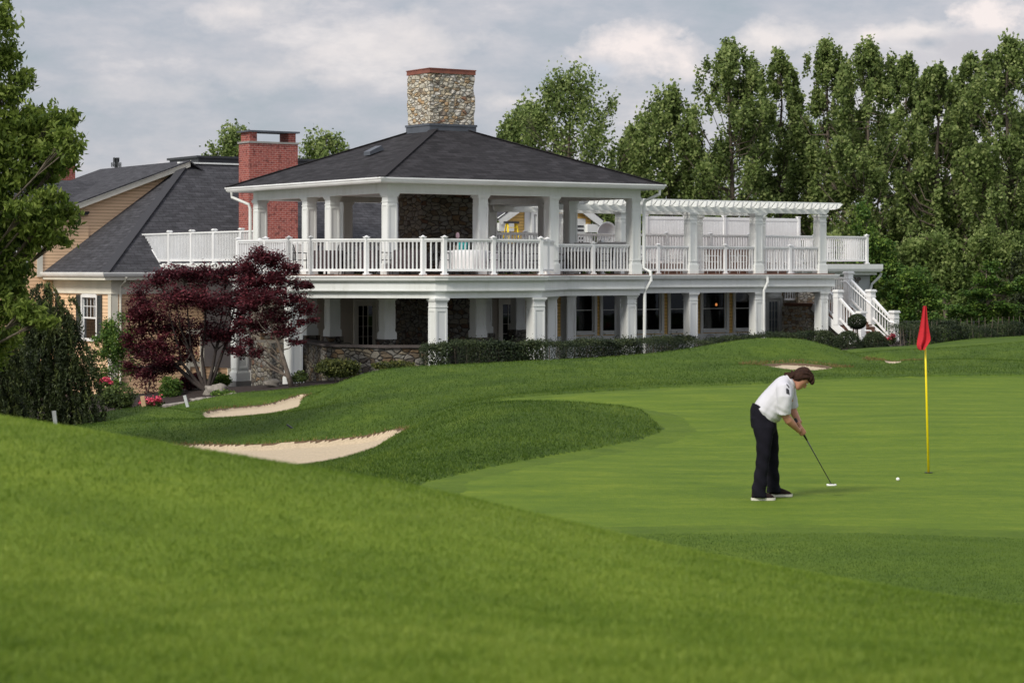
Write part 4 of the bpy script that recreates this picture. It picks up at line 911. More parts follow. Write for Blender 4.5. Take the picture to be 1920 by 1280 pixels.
def tree(name,base,blobs,nleaf,leaf,mat,label,cat='tree',group=None,trunk_r=.2,trunk_top=None,bark='bark',seed=0,elong=1.6,flat=0,droop=0,K=22,sig=.17,stems=None,var=.2,twig=True,crown='crown',shell=.0):
    """blobs: list of (center xyz, (rx,ry,rz)) in world space"""
    g=np.random.default_rng(seed); base=np.array(base,float); root=empty(name,tuple(base),0,label,cat,group)
    B=[(np.array(c,float),np.array(r,float)) for c,r in blobs]
    top=np.array(trunk_top if trunk_top is not None else (base[0],base[1],max(c[2] for c,r in B)),float)
    hubs=None
    if stems:
        cc=np.array([c for c,r in B]); o_=np.argsort(cc[:,0]); ns_=max(2,min(7,len(B)//3)); hubs=[base*.5+cc[ix].mean(0)*.5+np.array([0,0,.02]) for ix in np.array_split(o_,ns_)]
    tk=MB(); ax=[base+(top-base)*t+np.r_[g.normal(0,trunk_r*.35,2),0]*(t>0)*(t<1) for t in np.linspace(0,1,7)]
    loc=lambda p: tuple(np.asarray(p)-base)
    if stems is None: tk.tube([loc(p) for p in ax],[trunk_r*(1-.88*t) for t in np.linspace(0,1,7)],8)
    vol=np.array([r.prod()**(2/3) for c,r in B]); cnt=np.maximum(8,(nleaf*vol/vol.sum())).astype(int)
    P=[];T=[]
    if hubs:
        for h_ in hubs: tk.tube([loc(base),loc(base*.55+h_*.45+np.array([0,0,-.06])*(h_[2]-base[2])),loc(h_)],[trunk_r*.42,trunk_r*.34,trunk_r*.24],6,False)
    for (c,r),m in zip(B,cnt):
        if stems is None:
            h=(c[2]-base[2]); t=np.clip((h-.9*np.hypot(*(c-top*0-base)[:2])*.9)/(top[2]-base[2]+1e-6),.12,.92); st=base+(top-base)*t; rr=trunk_r*(1-.85*t)*.45
        else: st=hubs[int(np.argmin([abs(h_[0]-(base[0]*.5+c[0]*.5)) for h_ in hubs]))]; rr=trunk_r*.22
        mid=st*.45+c*.55+np.r_[g.normal(0,.05,2),(-.06 if stems is None else -.05)*(c[2]-base[2])]*1.0
        tk.tube([loc(st),loc(mid),loc(c)],[rr,rr*.55,rr*.2],5,False)
        k=max(5,int(K)); u=g.normal(size=(k,3)); u/=np.linalg.norm(u,axis=1)[:,None]; rad=g.random(k)**.5
        if shell: rad=shell+(1-shell)*rad
        tips=c+u*rad[:,None]*r
        if twig:
            for q_ in tips[:min(k,9)]: tk.tube([loc(c*.6+mid*.4),loc((c+q_)/2),loc(q_)],[rr*.22,rr*.13,rr*.06],3,False)
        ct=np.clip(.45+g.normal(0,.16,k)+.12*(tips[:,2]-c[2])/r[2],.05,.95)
        which=g.integers(0,k,m); sg=sig*r*(1+.0*which[:,None])
        p=tips[which]+g.normal(size=(m,3))*sg
        P.append(p); T.append(ct[which])
    tk.build('trunk' if stems is None else 'stems',bark,root,True)
    leafcloud(crown,np.concatenate(P)-base,mat,root,leaf,elong,seed+5,flat,droop,np.concatenate(T),var)
    return root
def poplar(px,pytop,halfw,Z,label,seed,basez=-.3,nleaf=15000,low=.12,leaf=.26,wide=False,group='poplars behind the clubhouse'):
    g=np.random.default_rng(seed); x=(px-960)/F*Z; zt=zat(pytop,Z); R=halfw/F*Z*1.22; Hh=zt-basez; bl=[]; R*=1.0 if px<1200 else 1.17
    n=64
    for i in range(n):
        t=low+(1-low)*((i+.5)/n)
        prof=min(1,((1-t)/.34)**.6)*(.8+.2*min(1,t/.3))
        a=g.uniform(0,6.28); rr=R*prof*g.random()**.5*.92; s=R*g.uniform(.13,.23)*(.7+.3*prof)
        bl.append(((x+math.cos(a)*rr,Z+math.sin(a)*rr,basez+Hh*t-s*.6),(s,s,s*g.uniform(1.3,2.2))))
    for k in range(40):
        t=g.uniform(.25,1); prof=min(1,((1-t)/.34)**.6); a=g.uniform(0,6.28); rr=R*prof*g.uniform(.9,1.15); s=R*g.uniform(.07,.12)
        bl.append(((x+math.cos(a)*rr,Z+math.sin(a)*rr,basez+Hh*t-.3),(s,s,s*2.6)))
    for k in range(8):
        a=g.uniform(-R*.55,R*.55); bl.append(((x+a,Z+g.uniform(-.4,.4),zt-abs(a)*g.uniform(.5,1.3)-.45),(R*.09,R*.09,.55)))
    return tree('poplar_tree',(x,Z,basez),bl,nleaf,leaf,'poplar',label,'tree',group,trunk_r=.20,seed=seed,K=13,sig=.30,elong=1.3,var=.28)
PL_=[(440,238,72,122,'small leafy tree top left of the red brick chimney'),(612,250,84,124,'leafy tree top between the brick chimney and the dark pavilion roof'),
(992,195,78,116,'poplar with the lowest top right beside the stone chimney'),(1072,136,118,112,'broad poplar rising right of the stone chimney'),(1180,250,50,118,'low filler poplar between the broad poplar and its neighbour'),
(1252,168,70,110,'medium poplar second from the stone chimney'),(1370,76,66,108,'tall poplar above the middle of the pergola'),(1462,102,48,112,'tall thin poplar just right of the tallest one over the pergola'),
(1552,78,50,110,'narrow spiky poplar above the right end of the pergola'),(1628,80,68,106,'dense tall poplar above the outside staircase'),(1700,108,42,114,'thin topped poplar set back in the row'),
(1758,122,52,104,'poplar left of the tallest right hand trees'),(1822,104,55,110,'poplar whose bare trunk shows against the sky'),(1892,72,66,102,'tallest poplar at the right edge of the picture'),(1990,80,70,106,'poplar cut off by the right edge')]
for i,(px,py,hw,Z,lb) in enumerate(PL_):
    poplar(px,py,hw,Z,lb,100+i,nleaf=26000 if px>900 else 20000,leaf=.172,low=.06)
for i,(px,py,hw,Z) in enumerate(((1310,280,60,124),(1508,210,58,126),(1785,230,60,120),(1925,220,60,122),(1660,215,58,122),(1418,230,55,125),(1180,300,60,124))):
    poplar(px,py,hw,Z,['low poplar far back behind the pergola','low poplar far back between the two tallest pergola poplars','low poplar far back behind the red flag','low poplar far back at the right edge','low poplar far back above the staircase','low poplar far back directly over the middle pergola column','low poplar far back above the right end of the pavilion roof'][i],140+i,nleaf=9000,leaf=.19,low=.05)
def pblobs(L_,Z,depth=.8,g=None):
    out=[]
    for b in L_:
        px,py,rx,ry=b[:4]; dz=b[4] if len(b)>4 else 0; z=Z+dz; out.append(((( px-960)/F*z,z,zat(py,z)),(rx/F*z,max(rx,ry)/F*z*depth,ry/F*z)))
    return out
# big oak reaching in from the left, its trunk outside the frame
OZ=40
oak=[(2,20,22,40),(15,110,28,30),(40,150,28,22),(-30,90,60,80),(10,180,30,26),(35,225,45,35),(75,245,50,45,.6),(110,225,38,32),(125,270,34,34,-.5),(60,290,60,40),(10,270,50,50),(115,305,34,24),(80,330,34,22,.5),(15,340,45,38),(-40,250,60,90),(5,385,34,26),
(48,395,40,22,-.6),(92,372,36,24,-.4),(122,405,36,26),(75,428,46,28,-.3),(40,440,36,26),(108,445,34,20,.3),(60,462,32,18),(5,440,40,40),(-10,500,50,50),(28,520,30,36),(40,500,26,20),(12,570,40,44),(50,588,32,24,-.5),(80,600,26,18,-.6),(0,640,40,44),(-40,420,60,120),(-50,600,60,100)]
tree('oak_tree',G(-190,OZ),pblobs(oak,OZ,1.0),43000,.13,'oak','large green oak reaching into the left edge of the picture','tree',None,trunk_r=.16,trunk_top=W(-170,-60,OZ),seed=31,elong=2.8,droop=.5,K=34,sig=.17)
# weeping dark conifers
def weeping(name,blobs,Z,base,label,n,seed,mat='conifer'):
    g=np.random.default_rng(seed); root=empty(name,base,0,label,'conifer'); b0=np.array(base); P=[];T=[];tk=MB()
    B=pblobs(blobs,Z,.9); topz=max(c[2]+r[2] for c,r in B); tk.tube([(0,0,-.1),(0.05,0,(topz-b0[2])*.5),(0,0,(topz-b0[2])*.9)],[.16,.1,.02],7)
    for c,r in B:
        m=int(n*r[0]*r[2]/sum(q_[0]*q_[2] for _,q_ in B)); k=max(6,m//46)
        for _ in range(k):
            u=g.normal(size=3); u/=np.linalg.norm(u); s_=np.array(c)+u*np.array(r)*(.55+.45*g.random()); ln=g.uniform(.25,.75); t=g.random(46)
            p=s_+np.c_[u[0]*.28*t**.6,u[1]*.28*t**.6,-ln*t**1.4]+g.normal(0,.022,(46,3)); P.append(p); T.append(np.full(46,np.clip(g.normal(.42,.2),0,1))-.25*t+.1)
    tk.build('trunk','bark',root,True); leafcloud('crown',np.concatenate(P)-b0,mat,root,.085,3.2,seed,0,.9,np.clip(np.concatenate(T),0,1),.1)
weeping('weeping_conifer',[(85,545,22,20),(60,575,30,28),(95,585,30,26),(125,560,10,10),(115,610,28,26),(50,620,38,34),(90,650,45,36),(140,650,24,24),(60,700,42,40),(115,700,42,38),(155,690,18,34),(75,755,45,40),(130,755,36,38),(165,745,16,34),(105,610,30,30),(30,690,20,50)],49,G(105,49),'dark weeping conifer left of the peach clapboard wall',52000,41)
weeping('weeping_conifer',[(0,690,30,40),(-20,740,40,45),(15,760,30,32),(25,650,22,30)],46,G(-10,46),'dark bushy conifer under the oak at the left edge',16000,42)
# red maples
MZ=63.5
mp=[(455,505,26,22),(465,540,24,22,.6),(240,640,16,18),(300,690,30,18,.5),(250,690,20,16,.4),(265,655,26,20),(345,510,42,18),(300,525,32,22),(262,555,26,24,.4),(385,520,38,22),(425,515,28,20),(330,560,45,26,-.8),(280,590,38,28),(385,570,45,28,-.6),(435,560,34,26),(450,590,26,20,.4),(325,610,45,26,.5),(262,620,26,20),(300,645,44,20),(355,640,34,18,.7),(395,620,38,22),(290,670,38,16,-.4),(350,668,28,12,.3),(430,630,28,16),(440,655,18,12),(255,585,22,20),(320,690,22,10),(275,700,20,10)]
tree('red_maple',G(388,MZ+1,-.05),pblobs(mp,MZ+1,.8),42000,.082,'maple','wide dark red maple with forked stems in front of the clapboard wall','tree','red maples by the clubhouse',trunk_r=.17,seed=51,elong=1.7,flat=.55,K=40,sig=.2,stems=1,bark='barkdark')
mp2=[(455,610,20,18),(450,660,14,14),(480,660,16,12),(490,480,34,18),(470,500,26,18),(515,490,28,20),(540,505,24,14),(475,530,34,22),(525,525,38,22),(565,535,20,9),(580,538,12,6),(500,560,40,22,-.4),(550,560,30,14),(465,570,26,20),(520,590,36,18),(570,580,24,12),(590,600,10,8),(480,610,28,16,.3),(535,620,30,14),(565,605,16,8),(465,640,16,10),(555,640,18,8)]
t2=tree('red_maple',G(548,62.2,-.03),pblobs(mp2,62.5,.8),22000,.082,'maple','slender red maple with a leaning trunk beside the white corner column','tree','red maples by the clubhouse',trunk_r=.085,trunk_top=W(495,560,62.4),seed=52,elong=1.7,flat=.5,K=36,sig=.2,bark='barklight')
# shrubs
def shrub(px,py,rx,ry,Z,label,mat='shrub',n=5000,leaf=.06,name='shrub',seed=0,group=None,stems=True,cat='shrub',extra=(),flat=0,base=None,K=30,shell=.45):
    g=np.random.default_rng(seed); bl=[(px,py,rx*.75,ry*.8)]
    for k in range(7): a=g.uniform(0,6.28); bl.append((px+math.cos(a)*rx*.55,py+math.sin(a)*ry*.45,rx*.45,ry*.5,g.uniform(-.3,.3)))
    bl+=list(extra)
    return tree(name,base or G(px,Z,-.03),pblobs(bl,Z,.9),n,leaf,mat,label,cat,group,trunk_r=.05,seed=seed,K=K,sig=.2,stems=1,flat=flat,shell=shell)
shrub(215,640,30,45,69,'tall airy green shrub between the conifer and the large maple','bright',9000,.07,seed=61,shell=.1,extra=[(232,596,15,13),(190,668,20,18),(238,630,20,18),(205,612,15,16),(248,655,14,22),(225,690,26,18),(196,700,22,16),(215,720,24,14),(182,640,12,14),(250,690,14,20)])
shrub(277,712,28,34,66,'vase shaped bare stemmed shrub under the left side of the red maple','maple',900,.07,seed=62)
shrub(222,742,40,26,60,'low dark green shrub at the foot of the tall airy one','shrub',5000,.07,seed=63)
shrub(318,728,22,24,64,'pale speckled shrub left of the maple trunk','bright',2600,.07,seed=64)
shrub(355,712,24,18,65.2,'small purple leaved shrub beside the maple trunk','maple',2600,.07,seed=65)
shrub(412,712,22,14,66.4,'upright green shrub between the maple trunk and the column plinth','bright',2600,.06,seed=66)
shrub(420,738,24,8,62.5,'low spreading green plant on the mulch near the rocks','bright',1500,.06,seed=67)
shrub(632,690,42,19,61,'rounded golden green yew in front of the low stone wall','yew',9000,.055,seed=68,cat='bush')
shrub(740,687,40,11,60.8,'flatter golden green yew beside the grass mound','yew',7000,.055,seed=69,cat='bush')
shrub(560,706,20,12,62.6,'small dark shrub at the stone wall behind the slender maple','shrub',1200,.06,seed=70)
def flowers(name,spots,Z,label,mats,seed):
    root=empty(name,G(spots[0][0],Z),0,label,'flowers'); g=np.random.default_rng(seed); b0=np.array(root.location)
    P=[];Q=[]
    for px,py,rx,ry in spots:
        c=np.array(W(px,py,Z)); r=np.array([rx,rx,ry])/F*Z; P.append(c+g.normal(size=(130,3))*r*.5); Q.append(c+g.normal(size=(160,3))*r*.6-(0,0,.12))
    leafcloud('blossom',np.concatenate(P)-b0,mats,root,.055,1.1,seed,0,0,None,.1); leafcloud('foliage',np.concatenate(Q)-b0,'shrub',root,.08,1.6,seed+1)
MT['pinkleaf']=leafmat('pink_petal',(.45,.03,.07),(.70,.09,.16),(.85,.3,.35),.2)
flowers('pink_flowers',[(268,755,8,6),(283,752,9,7),(296,748,8,6),(288,757,6,4)],61,'pink blossoms beside the wooden stake','pinkleaf',71)
flowers('pink_flowers',[(188,716,7,4),(198,711,7,4),(207,717,5,4)],63,'pink blossoms next to the dark conifer','pinkleaf',72)
flowers('pink_flowers',[(1668,634,6,4),(1674,629,5,4)],77,'pink blossoms at the bottom of the staircase','pinkleaf',73)
# hedges
def hedge(x0,Z0,x1,Z1,top0,top1,thick,label,n,seed,mat='hedge',leaf=.06,hz=None,bumpy=.12,name='hedge',group='clipped hedges in front of the clubhouse'):
    g=np.random.default_rng(seed); a=np.array([(x0-960)/F*Z0,Z0]); b=np.array([(x1-960)/F*Z1,Z1]); t=g.random(n)
    p=a+(b-a)*t[:,None]; zg=np.interp(t,[0,1],[gheight(*a),gheight(*b)]); zt=np.interp(t,[0,1],[zat(top0,Z0),zat(top1,Z1)])
    d=(b-a)/np.linalg.norm(b-a); nn=np.array([-d[1],d[0]]); L_=np.linalg.norm(b-a)
    bm=bumpy*(np.sin(t*L_*2.1+seed)+.6*np.sin(t*L_*5.3)+.5*np.sin(t*L_*11)); 
    s=g.uniform(-1,1,n); w=g.random(n); edge=g.random(n)<.6; s=np.where(edge,np.sign(s)*(1-.15*g.random(n)),s); hh=np.where(edge,w,1-.12*g.random(n)*g.random(n))
    P=np.c_[p+nn*(s*thick/2*(1-.25*hh**3))[:,None],zg-.05+(zt-zg+bm*.35)*hh]+g.normal(0,.035,(n,3)); P[:,2]+=np.where(g.random(n)<.06,np.abs(g.normal(0,.09,n)),0)*(hh>.9)
    base=np.array([a[0],a[1],gheight(*a)]); root=empty(name,tuple(base),0,label,'hedge',group)
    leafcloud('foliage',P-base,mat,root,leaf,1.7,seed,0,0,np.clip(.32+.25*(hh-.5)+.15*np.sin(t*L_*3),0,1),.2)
    m=MB()
    k=int(L_/.35)
    for i in range(k): q_=a+(b-a)*(i+.5)/k; m.tube([(q_[0]-base[0],q_[1]-base[1],gheight(*q_)-base[2]-.05),(q_[0]-base[0]+g.normal(0,.05),q_[1]-base[1],gheight(*q_)-base[2]+.75)],[.02,.01],4,False)
    m.build('stems','bark',root)
hedge(788,61.3,838,61.4,648,645,.8,'dark hedge section at the end of the low stone wall',5000,81)
hedge(846,61.2,1008,62.6,641,639,.75,'long hedge between the first two lower white columns',14000,82)
hedge(1012,63.2,1186,68.2,640,636,.8,'hedge between the bay column and the downspout column',15000,83)
hedge(1192,68.6,1292,74,634,631,.8,'hedge under the pair of dark windows',9000,84)
hedge(1300,72,1415,75.5,637,628,.7,'low hedge behind the crest of the mound',8000,85)
hedge(1400,76,1535,80,626,622,.9,'hedge in front of the glazed door and stone wall',10000,86)
hedge(830,60.9,846,60.9,650,648,.35,'sparse sprigs growing up the first lower column',350,87); hedge(1005,62.2,1022,62.4,645,645,.35,'sparse sprigs growing up the bay column',350,88); hedge(1168,67.4,1190,67.8,640,640,.35,'sparse sprigs growing up the downspout column',400,89)
def bush(px,py,rx,ry,Z,label,seed,mat='hedge',n=5000,group='rounded bushes by the staircase',leaf=.05):
    g=np.random.default_rng(seed); c=np.array(W(px,py,Z)); r=np.array([rx,rx*.9,ry])/F*Z; base=np.array([c[0],c[1],gheight(c[0],c[1])])
    u=g.normal(size=(n,3)); u/=np.linalg.norm(u,axis=1)[:,None]; u[:,2]=np.abs(u[:,2])*1.0; rad=1-.18*g.random(n)**2
    P=u*rad[:,None]*np.array([r[0],r[1],c[2]+r[2]-base[2]])+g.normal(0,.02,(n,3)); root=empty('round_bush',tuple(base),0,label,'bush',group)
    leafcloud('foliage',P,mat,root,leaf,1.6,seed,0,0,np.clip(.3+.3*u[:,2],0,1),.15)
    m=MB(); m.tube([(0,0,-.05),(0,0,(c[2]+r[2]-base[2])*.8)],[.05,.02],6); m.build('stems','bark',root)
bush(1548,642,26,22,73,'rounded dark bush in front of the last lower column',91)
bush(1590,640,28,20,72.5,'rounded dark bush under the ball topiary',92)
bush(1640,642,26,20,73,'rounded dark bush in front of the bottom stair post',93)
hedge(1684,76,1790,80,612,607,1.2,'tall dark hedge behind the red flag',12000,94,bumpy=.3,group='dark hedges right of the staircase'); hedge(1785,80,1960,84,612,606,1.2,'tall dark hedge at the right edge',14000,95,bumpy=.3,group='dark hedges right of the staircase')
# ball topiary
tb=W(1607,603,75.5); g=np.random.default_rng(96); u=g.normal(size=(6000,3)); u/=np.linalg.norm(u,axis=1)[:,None]
bz=gheight(tb[0],tb[1]); tr=empty('ball_topiary',(tb[0],tb[1],bz),0,'clipped ball shaped topiary on a stem in front of the stairs','topiary')
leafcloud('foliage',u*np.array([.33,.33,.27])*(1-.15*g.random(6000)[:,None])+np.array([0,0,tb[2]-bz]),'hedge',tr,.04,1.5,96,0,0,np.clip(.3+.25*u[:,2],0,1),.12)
m=MB(); m.tube([(0,0,-.1),(.02,0,.5),(0,0,tb[2]-bz)],[.04,.03,.025],7); m.build('trunk','bark',tr)
# trees in the middle distance on the right
def softree(L_,Z,label,mat,n,leaf,seed,px,trunk_top=None,flat=0,group=None,name='bushy_tree',K=26,droop=0,basez=None):
    b=G(px,Z,-.05); tree(name,b,pblobs(L_,Z,.9),n,leaf,mat,label,'tree',group,trunk_r=.12,seed=seed,K=K,sig=.19,flat=flat,droop=droop,trunk_top=trunk_top or (b[0],b[1],max(zat(q_[1],Z) for q_ in L_)))
softree([(1618,400,16,22),(1618,440,28,26),(1600,480,30,24),(1645,470,30,26),(1625,510,36,26),(1665,500,24,22),(1600,540,34,24)],97,'light green feathery pine behind the far railing','bright',9000,.15,201,1625,name='pine_tree')
softree([(1690,540,30,22),(1720,520,30,22),(1665,560,30,22),(1700,580,34,24),(1745,560,30,26),(1680,610,34,24),(1730,610,34,24)],90,'yellow green leafy tree right of the stairs','bright',9000,.13,202,1700,flat=.3)
softree([(1860,500,22,16),(1850,525,30,16),(1885,540,30,14),(1825,550,34,14),(1865,570,40,14),(1800,580,30,12),(1835,590,36,12),(1895,585,30,14),(1790,600,26,12),(1870,605,36,12),(1915,530,16,20)],84,'bright green layered tree right of the red flag','bright',10000,.12,203,1850,flat=.6)
softree([(1760,470,40,40),(1720,480,36,34),(1800,500,40,36),(1770,540,40,34),(1740,520,34,30),(1900,470,40,40),(1850,460,36,40)],99,'dark leafy tree behind the bright layered one','poplar',11000,.19,204,1770)
softree([(1940,560,40,60),(1915,620,30,30),(1930,500,34,40)],86,'dark dense evergreen cut by the right edge','conifer',8000,.13,205,1935)
softree([(1560,560,40,30),(1590,590,40,30),(1640,590,40,30),(1700,640,40,20),(1560,480,40,40)],101,'dark undergrowth tree behind the shop corner','poplar',8000,.2,206,1590)
for i,(px,Z) in enumerate(((1180,118),(1290,119),(1400,120),(1500,118),(1640,112),(1730,110),(1820,108),(1900,108),(1990,108))):
    softree([(px-30,590,40,34),(px+25,600,44,30),(px,555,44,36),(px-40,540,34,34),(px+40,535,34,34),(px,620,50,20)],Z,'dark low tree %s along the far tree line'%['behind the pavilion end','under the second poplar','under the tallest pergola poplar','behind the pergola end','behind the stair landing','behind the stair foot','behind the layered tree','behind the far right hedge','beyond the right edge'][i],'poplar',5000,.24,220+i,px,group='low trees along the far tree line')
# ------------------------------------------------------------ golfer
dgf=lambda: bpy.context.evaluated_depsgraph_get()
def remesh(mb,name,mat,parent,vox=.01,smooth=2,disp=None,origin=(0,0,0)):
    o=mb.build('tmp',mat); md=o.modifiers.new('r','REMESH'); md.mode='VOXEL'; md.voxel_size=vox; md.use_smooth_shade=True
    s=o.modifiers.new('s','SMOOTH'); s.iterations=smooth; s.factor=.5
    me=bpy.data.meshes.new_from_object(o.evaluated_get(dgf())); bpy.data.objects.remove(o)
    n=len(me.vertices); c=np.empty(n*3); me.vertices.foreach_get('co',c); c=c.reshape(-1,3)
    if disp is not None:
        nr=np.empty(n*3); me.vertices.foreach_get('normal',nr); nr=nr.reshape(-1,3); c=c+nr*disp(c)[:,None]
    c-=np.array(origin); me.vertices.foreach_set('co',c.ravel()); me.update(); me.name=name
    q_=bpy.data.objects.new(name,me); COL.objects.link(q_); 
    if parent: q_.parent=parent
    return q_
def loft(m,rings,n=20,cap=True):
    """rings: (center, axis_a (half vector), axis_b (half vector), power)"""
    vs=[];fs=[]
    for c,a,b_,p in rings:
        c=np.array(c);a=np.array(a);b_=np.array(b_)
        for k in range(n):
            t=2*math.pi*k/n; ct,st=math.cos(t),math.sin(t); vs.append(tuple(c+a*math.copysign(abs(ct)**(2/p),ct)+b_*math.copysign(abs(st)**(2/p),st)))
    for i in range(len(rings)-1):
        for k in range(n): fs.append((i*n+k,i*n+(k+1)%n,(i+1)*n+(k+1)%n,(i+1)*n+k))
    if cap: fs.append(tuple(range(n))[::-1]); fs.append(tuple((len(rings)-1)*n+k for k in range(n)))
    m.add(vs,fs)
ZN,ZM,ZF=24.42,24.62,24.82
gz0=gheight(*W(1440,936,24.5)[:2])
GO=np.array([W(1436,930,24.6)[0],24.6,gz0])
PS=empty('person',tuple(GO),0,'golfer with brown hair in a white polo shirt and black trousers bending over a putter','person')
def w(px,py,Z): return np.array(W(px,py,Z))
# trousers: two legs and hips
m=MB()
def legring(px0,px1,py,Z,dy,tilt=0):
    c=(w(px0,py,Z)+w(px1,py,Z))/2; a=(w(px1,py,Z)-w(px0,py,Z))/2; a=a+np.array([0,0,tilt]); return (c,a,(0,dy,0),2.3)
loft(m,[legring(1409,1438,932,24.42,.085),legring(1410,1437,915,24.42,.083),legring(1414,1439,890,24.43,.08),legring(1418,1443,860,24.45,.085),legring(1418,1447,830,24.47,.10),legring(1411,1453,800,24.5,.115),legring(1407,1452,782,24.53,.10)])
loft(m,[legring(1438,1464,923,24.80,.085),legring(1437,1462,905,24.79,.083),legring(1436,1460,880,24.77,.08),legring(1432,1460,850,24.75,.088),legring(1426,1460,820,24.73,.10),legring(1413,1456,798,24.7,.115),legring(1408,1453,782,24.67,.10)])
loft(m,[legring(1409,1456,806,24.6,.17,-.02),legring(1406.5,1456,790,24.6,.19,-.035),legring(1407,1454,775,24.6,.185,-.05),legring(1411,1452,764,24.6,.17,-.06)])
def wr(c): return .006*np.sin(c[:,2]*38+c[:,0]*30+3*np.sin(c[:,1]*11))*np.clip(1.1-(c[:,2]-gz0),.25,1)
remesh(m,'trousers',plain('black_trousers',(.011,.010,.016),(.007,.007,.011),8,.9,spec=.12),PS,.011,3,wr,GO)
# shirt
def tor(b,f_,hw,Z=24.6,p=2.4,dy=0):
    B_=w(b[0],b[1],Z); Fv=w(f_[0],f_[1],Z); return ((B_+Fv)/2+np.array([0,dy,0]),(Fv-B_)/2,(0,hw,0),p)
m=MB()
loft(m,[tor((1414,768),(1452,795),.185),tor((1412.5,761),(1459,790),.20),tor((1418,752),(1466,783),.205),tor((1427,741),(1473,772),.205),tor((1436,731),(1479,761),.21),tor((1445,721),(1484,751),.215),tor((1454,712),(1487,743),.20),tor((1463,706),(1488,736),.15),tor((1471,703),(1489,731),.095),tor((1475,703),(1490,727),.07)],24)
def limb(m,pts,n=16,p=2.1):
    P=[np.array(q_[0]) for q_ in pts]; R_=[]
    for i,q_ in enumerate(pts):
        d=P[min(i+1,len(P)-1)]-P[max(i-1,0)]; d/=np.linalg.norm(d); a=np.cross(d,(0,1,0)); a/=np.linalg.norm(a); b_=np.cross(d,a); r=q_[1]; r2=q_[2] if len(q_)>2 else r; R_.append((P[i],a*r,b_*r2,p))
    loft(m,R_,n)
limb(m,[(w(1466,722,24.52),.075,.07),(w(1470,730,24.42),.092,.085),(w(1471,745,24.38),.088,.08),(w(1471,760,24.38),.078,.072),(w(1471,776,24.40),.070,.066)])
limb(m,[(w(1474,722,24.68),.07),(w(1479,732,24.79),.08),(w(1483,748,24.80),.075),(w(1486,766,24.80),.066)])
def ws(c):
    # drape: folds radiating from waist and armpit
    u=(c[:,0]-GO[0]); v=(c[:,2]-gz0)
    return .009*np.sin(v*80+u*34+2*np.sin(u*9))*np.clip((1.12-v)*3,.04,1)*(.6+.4*np.sin(u*23+v*11))+.002*np.sin(v*25-u*55+c[:,1]*10)
MT['shirt']=plain('white_polo',(.60,.595,.64),(.53,.525,.57),5,.8)
SH=remesh(m,'shirt','shirt',PS,.009,3,ws,GO)
m=MB(); 
for k in range(26):
    t=2*math.pi*k/26
# collar
c0=[w(1474,702.5,24.6),w(1481,713,24.6)]
loft(m,[((w(1473,702,24.6)+w(1490,729,24.6))/2,(w(1490,729,24.6)-w(1473,702,24.6))/2*1.02,(0,.085,0),2),((w(1478,700,24.6)+w(1493,724,24.6))/2,(w(1493,724,24.6)-w(1478,700,24.6))/2*.92,(0,.072,0),2)],20,False)
o=m.build('collar','shirt',PS,True); o.location=tuple(-GO); sm=o.modifiers.new('s','SOLIDIFY'); sm.thickness=.008
# printed marks on the near shoulder
m=MB()
for i,(a,b_) in enumerate((((1476,720.5),(1478,723)),((1477.5,722.5),(1480,725)),((1479,725),(1481,727.5)),((1475.2,728),(1475.6,738)),((1477.2,728.5),(1477.8,739)),((1479.2,730),(1480,740)))):
    m.beam(tuple(w(a[0],a[1],24.318+.0*i)),tuple(w(b_[0],b_[1],24.312)),.011,.012,(0,1,0))
o=m.build('shoulder_print','print',PS)
# project the marks onto the shirt surface
from mathutils.bvhtree import BVHTree
bt=BVHTree.FromPolygons([tuple(v.co+SH.parent.location) for v in SH.data.vertices],[tuple(p.vertices) for p in SH.data.polygons])
for vv in o.data.vertices:
    h=bt.ray_cast(Vector((vv.co.x,vv.co.y-1,vv.co.z)),Vector((0,1,0)))
    if h[0]: vv.co.y=h[0].y+(.002 if vv.index%8 in(2,3,6,7) else -.003)
    vv.co-=Vector(GO)
# body: head, neck, arms, hands as one skin
m=MB()
U=np.array([.80,0,.60]); Fv=np.array([.60,0,-.80]); HC=w(1503,709.5,24.58); Y_=np.array([0,1,0])
def hring(t,f0,f1,hw,p=2.1): # t along U from chin, f front/back extents
    c=HC+U*t+Fv*(f0+f1)/2; return (c,Fv*(f0-f1)/2,Y_*hw,p)
loft(m,[hring(-.118,.070,.045,.022),hring(-.108,.083,.02,.042),hring(-.09,.088,-.02,.056),hring(-.06,.084,-.055,.066),hring(-.03,.084,-.075,.071),hring(0,.082,-.085,.074),hring(.03,.086,-.09,.075),hring(.06,.08,-.085,.072),hring(.09,.06,-.07,.058),hring(.108,.03,-.045,.035)],20)
# nose, brow, lips, chin, ears
loft(m,[(HC+U*.012+Fv*.083,Fv*.006,Y_*.008,2),(HC-U*.012+Fv*.092,Fv*.012,Y_*.010,2),(HC-U*.034+Fv*.096,Fv*.020,Y_*.014,2),(HC-U*.044+Fv*.086,Fv*.012,Y_*.013,2)],10)
for s_ in (-1,1):
    loft(m,[(HC-U*.03-Fv*.012+Y_*s_*.074,Fv*.008,Y_*.007,2),(HC-U*.012-Fv*.016+Y_*s_*.080,Fv*.016,Y_*.009,2),(HC+U*.008-Fv*.018+Y_*s_*.082,Fv*.018,Y_*.009,2),(HC+U*.022-Fv*.018+Y_*s_*.078,Fv*.01,Y_*.006,2)],10)
    loft(m,[(HC+U*.024+Fv*.083+Y_*s_*.012,Fv*.006,U*.006,2),(HC+U*.027+Fv*.080+Y_*s_*.042,Fv*.007,U*.006,2)],8)
loft(m,[(HC-U*.064+Fv*.084-Y_*.02,Fv*.006,U*.006,2),(HC-U*.064+Fv*.09,Fv*.008,U*.008,2),(HC-U*.064+Fv*.084+Y_*.02,Fv*.006,U*.006,2)],8)
